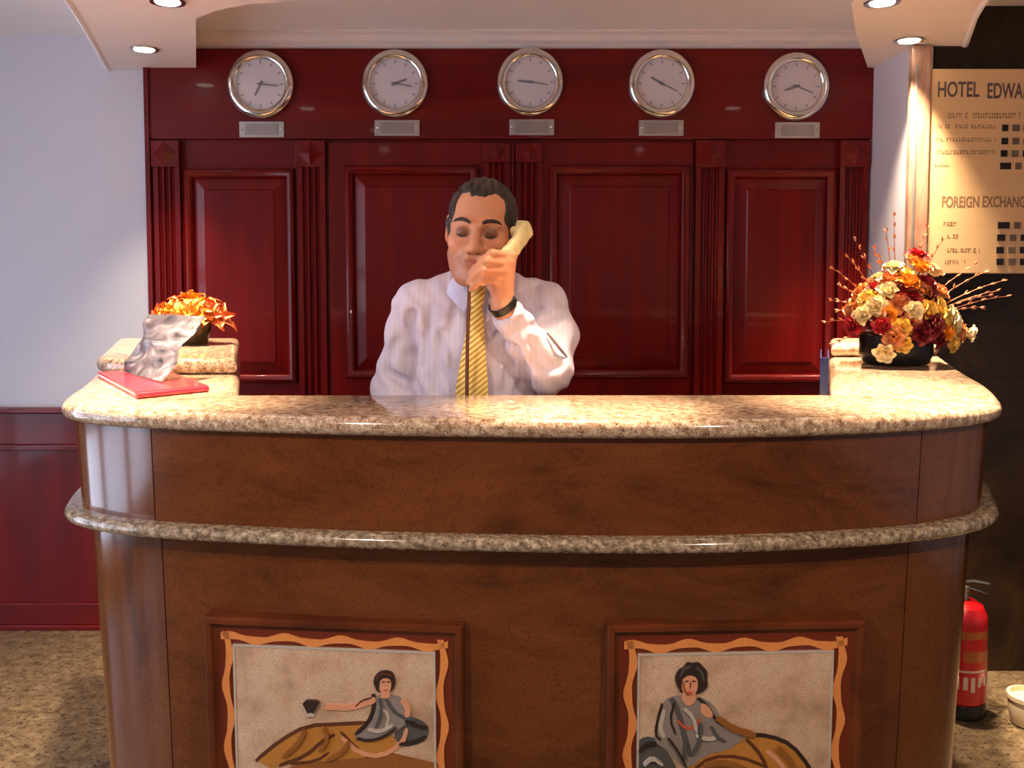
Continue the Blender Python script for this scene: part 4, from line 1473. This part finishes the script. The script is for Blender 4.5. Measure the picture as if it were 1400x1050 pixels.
def np_mesh(name, V, Q, mat, parent=None, loc=None, smooth_it=0):
    if smooth_it:
        n_ = len(V)
        e = np.concatenate([Q[:, [0, 1]], Q[:, [1, 2]], Q[:, [2, 3]], Q[:, [3, 0]]])
        e = np.concatenate([e, e[:, ::-1]])
        deg = np.bincount(e[:, 0], minlength=n_)[:, None]
        for it in range(smooth_it):
            acc = np.stack([np.bincount(e[:, 0], weights=V[e[:, 1], t], minlength=n_) for t in range(3)], 1)
            lam = 0.5 if it % 2 == 0 else -0.52
            V = V + lam * (acc / np.maximum(deg, 1) - V)
    off = np.array(wloc(parent) if parent else (loc if loc is not None else (0, 0, 0)))
    me = bpy.data.meshes.new(name)
    me.vertices.add(len(V))
    me.vertices.foreach_set('co', (V - off).astype(np.float32).ravel())
    me.loops.add(Q.size)
    me.loops.foreach_set('vertex_index', Q.astype(np.int32).ravel())
    me.polygons.add(len(Q))
    me.polygons.foreach_set('loop_start', np.arange(0, Q.size, 4, dtype=np.int32))
    me.polygons.foreach_set('use_smooth', np.ones(len(Q), bool))
    me.update(calc_edges=True)
    me.validate()
    me.materials.append(mat)
    o = bpy.data.objects.new(name, me)
    COL.objects.link(o)
    if parent:
        o.parent = parent
    elif loc is not None:
        o.location = loc
    return o, V


# pose (metres). The person faces the viewer (-Y)
HC = np.array(at_y(658, 317, 2.145))            # head centre
yaw, pit, rol = math.radians(-5), math.radians(4), math.radians(4)
HR = np.array((Matrix.Rotation(yaw, 3, 'Z') @ Matrix.Rotation(rol, 3, 'Y') @ Matrix.Rotation(pit, 3, 'X')), np.float32)
hl = lambda x, y, z: HC + HR @ np.array((x, y, z), np.float32)
SHL, SHR = np.array((-.222, 2.235, 1.392)), np.array((.062, 2.235, 1.392))
ELL, WRL = np.array((-.277, 2.27, 1.195)), np.array((-.165, 2.115, 1.06))
ELR, WRR = np.array((.078, 2.135, 1.262)), np.array((-.020, 2.038, 1.408))
NB = np.array((-.077, 2.225, 1.43))             # neck base
TC = -.08

B = SDF((-0.42, 1.93, 0.0), (0.22, 2.44, 1.74), 0.0032)
# head
B.ell(hl(0, .018, .030), (.0735, .093, .086), .01, HR)
B.ell(hl(0, -.030, -.028), (.060, .058, .086), .03, HR)
B.ell(hl(0, -.046, -.078), (.044, .042, .036), .03, HR)
for s_ in (-1, 1):
    B.ell(hl(s_ * .042, -.062, -.022), (.022, .022, .020), .025, HR)
    B.cone(hl(s_ * .050, -.01, -.055), hl(s_ * .026, -.06, -.095), .020, .018, .03)
    B.cone(hl(s_ * .014, -.0885, .022), hl(s_ * .048, -.072, .022), .0075, .0065, .014)
    B.ell(hl(s_ * .031, -.100, .004), (.0165, .013, .0105), .014, HR, sub=True)
    B.ell(hl(s_ * .031, -.0765, .003), (.0145, .0125, .0105), .006, HR)
    B.ell(hl(s_ * .0765, .014, .002), (.009, .019, .032), .008, HR)
    B.ell(hl(s_ * .087, .008, .004), (.007, .009, .016), .008, HR, sub=True)
    B.ell(hl(s_ * .0125, -.101, -.034), (.009, .011, .0085), .008, HR)
B.cone(hl(0, -.090, .012), hl(0, -.115, -.030), .0075, .0115, .014)
B.ell(hl(0, -.083, -.098), (.020, .016, .016), .02, HR)
B.ell(hl(0, -.087, -.054), (.026, .012, .018), .02, HR)
B.cone(hl(-.021, -.0905, -.0585), hl(.021, -.0905, -.0585), .0052, .0052, .008)
B.cone(hl(-.017, -.0905, -.0685), hl(.017, -.0905, -.0685), .0062, .0062, .008)
B.cone(hl(-.024, -.1005, -.0632), hl(.024, -.1005, -.0632), .0022, .0022, .005, sub=True)
# neck, trunk, arms, legs
B.cone(hl(0, .02, -.06), NB, .052, .060, .03)
B.ell((TC, 2.23, 1.30), (.118, .075, .14), .04)
B.ell((TC, 2.225, 1.08), (.135, .085, .19), .04)
B.cone(SHL, SHR, .030, .030, .03)
B.cone(SHL, ELL, .030, .030, .02)
B.cone(ELL, WRL, .034, .027, .02)
B.cone(SHR, ELR, .030, .030, .02)
B.cone(ELR, WRR, .032, .0265, .02)
B.ell((TC, 2.235, 0.93), (.14, .09, .12), .04)
for s_ in (-1, 1):
    B.cone((TC + s_ * .085, 2.24, .88), (TC + s_ * .095, 2.24, .50), .070, .050, .04)
    B.cone((TC + s_ * .095, 2.24, .50), (TC + s_ * .10, 2.26, .09), .048, .034, .03)
    B.cone((TC + s_ * .10, 2.27, .045), (TC + s_ * .115, 2.15, .035), .036, .028, .03)


def hand(K4, PIP, DIP, TIP, wrist, thumb, rr_=(.0095, .0100, .0095, .0082)):
    kc = [np.array(p) for p in K4]
    for i in range(4):
        B.cone(wrist, kc[i], .020 if i in (1, 2) else .018, .0125, .012)
        B.cone(kc[i], PIP[i], rr_[i] * 1.12, rr_[i], .006)
        B.cone(PIP[i], DIP[i], rr_[i], rr_[i] * .92, .004)
        B.cone(DIP[i], TIP[i], rr_[i] * .92, rr_[i] * .78, .004)
    for a_, b_, r1, r2 in thumb:
        B.cone(a_, b_, r1, r2, .008)


HKN = [(-.001, 2.030, 1.516), (-.011, 2.020, 1.501), (-.021, 2.013, 1.484), (-.032, 2.010, 1.466)]
hand(HKN,
     [(-.041, 1.988, 1.520), (-.053, 1.976, 1.503), (-.060, 1.971, 1.484), (-.063, 1.973, 1.465)],
     [(-.062, 1.990, 1.506), (-.075, 1.980, 1.489), (-.081, 1.976, 1.471), (-.079, 1.977, 1.453)],
     [(-.072, 2.002, 1.494), (-.085, 1.993, 1.478), (-.089, 1.988, 1.461), (-.085, 1.988, 1.445)],
     WRR + np.array((.0, .002, .012)),
     [((-.024, 2.040, 1.432), (-.046, 2.050, 1.458), .016, .0125), ((-.046, 2.050, 1.458), (-.060, 2.046, 1.482), .0118, .0105), ((-.060, 2.046, 1.482), (-.066, 2.040, 1.505), .0105, .0088)])
# resting hand on the staff worktop
ZH = Z_DESK + 0.016
wl = np.array((-.135, 2.09, Z_DESK + 0.045))
B.cone(WRL, wl, .027, .024, .02)
K4 = [(-.105 - .0 * i, 2.015 + .012 * i - .0, Z_DESK + .030) for i in range(4)]
K4 = [(-.075 - .021 * i, 2.025 - .006 * (i in (1, 2)), Z_DESK + .028) for i in range(4)]
hand(K4, [(x - .004 + .004 * (1.5 - i), y - .038, Z_DESK + .030) for i, (x, y, z) in enumerate(K4)], [(x + .004 * (1.5 - i), y - .060, Z_DESK + .020) for i, (x, y, z) in enumerate(K4)],
     [(x + .004 * (1.5 - i), y - .076 + .008 * (i == 3), Z_DESK + .011) for i, (x, y, z) in enumerate(K4)], wl,
     [((-.112, 2.075, Z_DESK + .035), (-.072, 2.05, Z_DESK + .024), .015, .012), ((-.072, 2.05, Z_DESK + .024), (-.055, 2.018, Z_DESK + .016), .011, .009)])
V, Q = B.mesh()
person_loc = (TC, 2.24, 0.0)
body, V = np_mesh('person', V, Q, M['skin'], None, person_loc, 6)
tag(body, 'person in pale lavender shirt and yellow tie talking on a telephone', 'person')
# skin tone per vertex: lips and shaved jaw in their own colour, shade painted at eyes and nostrils
Lc = (V - HC) @ HR
tone = np.tile(np.array(srgb(212, 142, 104)[:3]), (len(V), 1))


def blend(mask, col):
    global tone
    tone = tone * (1 - mask[:, None]) + np.array(col[:3]) * mask[:, None]


def soft(c, rad, p=2):
    d = np.linalg.norm((Lc - np.array(c)) / np.array(rad), axis=1)
    return np.clip(1.4 - d * d * 1.4, 0, 1)


inhead = (np.linalg.norm(Lc, axis=1) < 0.16)
blend(inhead * np.clip((-.030 - Lc[:, 2]) / .03, 0, 1) * np.clip((.0 - Lc[:, 1]) / .03, 0, 1) * 0.55, srgb(142, 98, 82))
blend(soft((0, -.100, -.060), (.026, .02, .0075)) * 0.75, srgb(168, 84, 74))
blend(soft((0, -.100, -.069), (.021, .02, .0065)) * 0.75, srgb(172, 88, 78))
for s_ in (-1, 1):
    blend(soft((s_ * .031, -.09, .002), (.022, .03, .015)) * 0.75, srgb(96, 54, 44))  # eye-socket shade painted into the skin colour
    blend(soft((s_ * .042, -.085, -.02), (.02, .03, .018)) * 0.25, srgb(214, 110, 84))
    blend(soft((s_ * .009, -.108, -.0425), (.0055, .012, .004)) * 0.8, srgb(84, 40, 32))  # nostril shade painted as dark spots
ca = body.data.color_attributes.new('tone', 'FLOAT_COLOR', 'POINT')
ca.data.foreach_set('color', np.concatenate([tone, np.ones((len(V), 1))], 1).astype(np.float32).ravel())


def body_part(mb, name, mat, smooth=40):
    return mb.build(name, M[mat], body, smooth)


# hair: cap over the cranium, cut back from forehead and temples
Hs = SDF(HC - .15, HC + .15, 0.003)
Hs.ell(hl(0, .020, .034), (.0785, .0965, .0875), .004, HR)
Hs.cone(hl(0, .07, -.01), hl(0, .075, -.06), .045, .030, .02)
for s_ in (-1, 1):
    Hs.cone(hl(s_ * .0685, -.022, .02), hl(s_ * .066, -.020, -.012), .0085, .006, .01)
Hs.ell(hl(0, -.100, .006), (.067, .078, .086), .008, HR, sub=True)          # forehead
for s_ in (-1, 1):
    Hs.ell(hl(s_ * .041, -.088, .066), (.025, .056, .042), .012, HR, sub=True)   # receding temples
    Hs.ell(hl(s_ * .082, .016, -.012), (.020, .026, .042), .006, HR, sub=True)  # round the ears
    Hs.ell(hl(s_ * .075, -.015, -.075), (.03, .055, .06), .006, HR, sub=True)
Hs.ell(hl(0, -.02, -.12), (.09, .10, .07), .006, HR, sub=True)
Hv, Hq = Hs.mesh()
hd = (Hv - HC) @ HR
bmp = 0.0016 * np.sin(hd[:, 0] * 260 + 3 * np.sin(hd[:, 1] * 60)) + 0.0010 * np.sin(hd[:, 0] * 410 + hd[:, 2] * 120)
nv_ = (hd - np.array((0, .02, .03)))
nv_ /= np.linalg.norm(nv_, axis=1)[:, None]
Hv = Hv + ((nv_ * bmp[:, None]) @ HR.T)
np_mesh('hair', Hv, Hq, M['hair'], body, None, 2)
for s_ in (-1, 1):
    body_part(MB().tube([hl(s_ * x, y, z) for x, y, z in ((.013, -.0965, .0225), (.022, -.0955, .0275), (.034, -.0905, .0295), (.046, -.0815, .0265), (.053, -.074, .021))],
                        [.0030, .0042, .0040, .0030, .0014], 7), 'eyebrow', 'brow')
    body_part(MB().tube([hl(s_ * x, y, z) for x, y, z in ((.018, -.0850, -.0035), (.024, -.0885, -.0062), (.031, -.0898, -.0072), (.038, -.0872, -.0064), (.045, -.0815, -.0038))],
                        [.0006, .0013, .0016, .0014, .0006], 6), 'eyelashes', 'brow')

# shirt
def fold_noise(P, amp, f):
    x, y, z = P[..., 0], P[..., 1], P[..., 2]
    return amp * (np.sin(f * (x * 1.3 + z * 0.5) + 2 * np.sin(f * .35 * z)) * 0.6 + np.sin(f * (0.4 * x - .9 * z + y) + 1.7 * np.sin(f * .4 * x)) * 0.5)


S = SDF((-0.42, 1.93, 0.84), (0.22, 2.44, 1.56), 0.0042)
S.ell((TC, 2.232, 1.29), (.158, .112, .155), .04)
S.ell((TC, 2.225, 1.10), (.165, .122, .21), .05)
S.cone(SHL + np.array((.012, 0, -.008)), SHR + np.array((-.012, 0, -.008)), .062, .062, .05)
for sh in (SHL, SHR):
    S.cone(NB + np.array((0, 0.0, .012)), sh + np.array((0, 0, .004)), .058, .058, .03)
S.cone(SHL, ELL, .060, .058, .012)
S.cone(ELL, WRL + (ELL - WRL) * .18, .060, .044, .02)
S.cone(SHR, (SHR + ELR) / 2 + np.array((.012, 0, 0)), .066, .068, .02)
S.cone((SHR + ELR) / 2 + np.array((.012, 0, 0)), ELR, .068, .058, .02)
CU = WRR + (ELR - WRR) * .16
S.cone(ELR, CU, .060, .036, .008)
ax_ = [S.lo[k] + S.res * np.arange(S.n[k], dtype=np.float32) for k in range(3)]
P = np.stack(np.meshgrid(*ax_, indexing='ij'), -1)
S.a += fold_noise(P, 0.0034, 55) + fold_noise(P + 0.3, 0.0022, 105)
del P
# deeper creases where the sleeves break
def on_cloth(px, py, sink):
    """where a line of sight meets the shirt, sunk a little"""
    r_ = np.array(ray(px, py))
    for Y in np.arange(1.96, 2.36, 0.002):
        p = np.array(CAM) + r_ * (Y / r_[1])
        i = np.round((p - S.lo) / S.res).astype(int)
        if np.all(i >= 0) and np.all(i < S.n) and S.a[i[0], i[1], i[2]] < 0:
            return p + r_ / np.linalg.norm(r_) * sink
    return None


CREASES = [([(563, 430), (560, 455), (566, 485), (570, 537)], .014, .007), ([(541, 425), (546, 465), (560, 505)], .009, -.002), ([(506, 514), (530, 508), (560, 527)], .011, .004), ([(553, 388), (547, 415)], .009, -.004),
           ([(604, 455), (594, 535)], .007, -.003), ([(588, 420), (580, 500)], .006, -.003), ([(676, 446), (694, 474)], .012, .004), ([(702, 478), (716, 506), (727, 538)], .013, .006),
           ([(728, 446), (750, 441), (770, 430)], .009, -.002), ([(749, 456), (762, 471), (774, 486)], .005, -.003), ([(697, 378), (690, 402)], .010, -.002), ([(728, 470), (742, 500)], .007, -.003),
           ([(712, 440), (730, 470)], .007, -.003), ([(730, 385), (740, 415)], .007, -.004), ([(622, 420), (612, 470)], .006, -.003), ([(540, 470), (528, 500)], .007, -.003), ([(748, 505), (768, 500)], .007, -.003),
           ([(696, 500), (690, 538)], .007, -.003)]
snapped = [([on_cloth(px, py, sk) for px, py in c_], r1) for c_, r1, sk in CREASES]
for c_, r1 in snapped:
    for a_, b_ in zip(c_[:-1], c_[1:]):
        if a_ is not None and b_ is not None:
            S.cone(a_, b_, r1, r1 * .85, .016, sub=True)
# open neck and cuff end
S.cone(NB + np.array((0, -.006, .03)), hl(0, .01, -.06), .060, .066, .006, sub=True)
dcu = (CU - ELR) / np.linalg.norm(CU - ELR)
S.cone(CU + dcu * .030, CU + dcu * .07, .029, .029, .004, sub=True)
V2, Q2 = S.mesh()
shirt, _ = np_mesh('shirt', V2, Q2, M['shirt'], body, None, 4)

# collar: two folded wings standing round the neck
for s_ in (-1, 1):
    vs, fs = [], []
    n_ = 14
    for i in range(n_ + 1):
        t = i / n_
        a = math.radians(90 - 172 * t) if s_ > 0 else math.radians(90 + 172 * t)
        rx, ry = .062, .066
        cx_, cy_ = NB[0] + 0.002, NB[1] - .012
        top = np.array((cx_ + rx * math.cos(a), cy_ + ry * math.sin(a), NB[2] + .058 - .038 * t * t))
        spread = 1.22 + .10 * t
        drop = .026 + .034 * t ** 3
        bot = np.array((cx_ + rx * spread * math.cos(a) + s_ * .020 * t ** 4, cy_ + ry * spread * math.sin(a) - .006 * t, top[2] - drop))
        inn = np.array((cx_ + rx * .95 * math.cos(a), cy_ + ry * .95 * math.sin(a), top[2] - .03))
        out = (top + bot) / 2 + np.array((math.cos(a), math.sin(a), 0)) * .004
        vs += [inn, top, out, bot, bot + np.array((-math.cos(a), -math.sin(a), 0)) * .003]
    for i in range(n_):
        for j in range(4):
            a = i * 5 + j
            fs.append((a, a + 1, a + 6, a + 5))
    body_part(MB().add(vs, fs), 'collar', 'collar', 50)

# tie
def chest_y(z):
    return float(np.interp(z, [1.05, 1.15, 1.22, 1.30, 1.36, 1.40, 1.44], [2.092, 2.090, 2.096, 2.106, 2.118, 2.136, 2.150]))


tv, tf = [], []
rows = 26
for j in range(rows + 1):
    t = j / rows
    z = 1.405 - t * (1.405 - 1.06)
    xc = float(np.interp(z, [1.06, 1.22, 1.405], [-.089, -.089, -.079]))
    hw = float(np.interp(t, [0, .08, .5, 1], [.012, .017, .035, .045]))
    y = chest_y(z) - .006
    for s_ in (-1, -.5, 0, .5, 1):
        tv.append((xc + hw * s_, y - .007 * (1 - s_ * s_), z))
    for s_ in (1, -1):
        tv.append((xc + hw * s_ * .96, y + .004, z))
for j in range(rows):
    for i in range(7):
        a, b = j * 7 + i, j * 7 + (i + 1) % 7
        tf.append((a, b, b + 7, a + 7))
tf += [tuple(range(7)), tuple(rows * 7 + i for i in range(7))]
tie = body_part(MB().add(tv, tf), 'tie', 'tie', 50)
kn = MB().lathe([(.010, -.024), (.0135, -.018), (.018, .002), (.021, .016), (.018, .022), (.010, .024)], 16, c=(-.079, chest_y(1.42) - .012, 1.424), sy=0.75)
kn.build('tie_knot', M['tie'], tie, 40)
for z in (1.36, 1.28, 1.20):
    pass
# watch
wc = WRR + (ELR - WRR) * .0 + np.array((0, 0, .004))
axv = Vector(WRR - ELR).normalized()
e1_ = axv.cross(Vector((0, 1, 0))).normalized()
e2_ = axv.cross(e1_)
band = []
for i in range(28):
    a = 2 * PI * i / 28
    band.append((e1_ * math.cos(a), e2_ * math.sin(a)))
vs, fs = [], []
for i, (c_, s2) in enumerate(band):
    for (rad, off) in ((.0285, -.009), (.0315, -.008), (.0315, .008), (.0285, .009)):
        vs.append(Vector(wc) + (c_ + s2) * rad + axv * off)
for i in range(28):
    j = (i + 1) % 28
    for k in range(4):
        l = (k + 1) % 4
        fs.append((i * 4 + k, j * 4 + k, j * 4 + l, i * 4 + l))
watch = body_part(MB().add(vs, fs), 'wrist_watch', 'black', 40)
# thin dark line drawn along the sleeve fold by the elbow
ps = [at_y(748, 455, 2.066), at_y(758, 467, 2.068), at_y(768, 480, 2.082), at_y(775, 488, 2.105)]
body_part(MB().tube(ps, [.0025, .0035, .0035, .002], 6), 'sleeve_fold_line', 'fold_line')
# ring
# trousers, belt and shoes
T = SDF((-0.36, 2.05, 0.03), (0.20, 2.44, 1.02), 0.008)
T.ell((TC, 2.232, 0.94), (.172, .128, .10), .03)
for s_ in (-1, 1):
    T.cone((TC + s_ * .085, 2.24, .88), (TC + s_ * .095, 2.24, .50), .092, .074, .02)
    T.cone((TC + s_ * .095, 2.24, .50), (TC + s_ * .10, 2.255, .11), .074, .064, .02)
V3, Q3 = T.mesh()
np_mesh('trousers', V3, Q3, M['trouser'], body, None, 2)
for s_ in (-1, 1):
    H = SDF((TC + s_ * .11 - .09, 2.02, 0.0), (TC + s_ * .11 + .09, 2.38, .16), 0.006)
    H.a[:] = 0.3
    H.cone((TC + s_ * .10, 2.28, .048), (TC + s_ * .118, 2.12, .038), .044, .040, .02)
    H.cone((TC + s_ * .10, 2.27, .08), (TC + s_ * .10, 2.265, .11), .042, .040, .02)
    zz = H.lo[2] + H.res * np.arange(H.n[2], dtype=np.float32)
    H.a = np.maximum(H.a, (0.001 - zz)[None, None, :] + 0.0 * H.a)
    H.a[:, :, 0] = 0.01
    V4, Q4 = H.mesh()
    np_mesh('shoe', V4, Q4, M['shoe'], body, None, 2)

# ------------------------------------------------------------------ telephone handset with hanging cord
E = np.array((.0235, 2.092, 1.568))
Mo = np.array((-.062, 2.012, 1.478))
axis = Vector(Mo - E)
Lh = axis.length
axis.normalize()
face_dir = Vector((-0.9, 0.35, -0.1))
face_dir = (face_dir - axis * face_dir.dot(axis)).normalized()      # towards the head
tel = empty('telephone_handset', Vector(Mo), 'cream telephone handset held to the ear, brown cord hanging down', 'telephone')
G = SDF(np.minimum(E, Mo) - .06, np.maximum(E, Mo) + .06, 0.0022)
pE, pM = Vector(E), Vector(Mo)
pts = [pE + axis * (Lh * t) - face_dir * (.012 * math.sin(PI * t) + .004) for t in (0, .15, .35, .5, .65, .85, 1)]
wide = axis.cross(face_dir).normalized()
for a, b in zip(pts[:-1], pts[1:]):
    for o_ in (-.0085, 0, .0085):
        G.cone(np.array(a + wide * o_), np.array(b + wide * o_), .0105, .0105, .006)
for c_ in (pE, pM):
    for o_ in (-.011, 0, .011):
        for e_ in (-.011, .011):
            G.cone(np.array(c_ + wide * o_ + axis * e_ - face_dir * .004), np.array(c_ + wide * o_ + axis * e_ + face_dir * .012), .0105, .0095, .008)
V5, Q5 = G.mesh()
np_mesh('handset_body', V5, Q5, M['handset'], tel, None, 4)
c0 = at_y(642, 386, 1.992)
c1 = at_y(639, 470, 2.052)
c2 = at_y(638, 560, 2.055)
MB().tube([pM, Vector((c0.x, c0.y, c0.z)), c1 * 0.35 + c0 * 0.65 + Vector((0, .004, 0)), c1, c2, Vector((c2.x, 2.05, Z_DESK + 0.03)), Vector((c2.x + .06, 2.05, Z_DESK + 0.006))], 0.0042, 8).build('cord', M['cord'], tel)
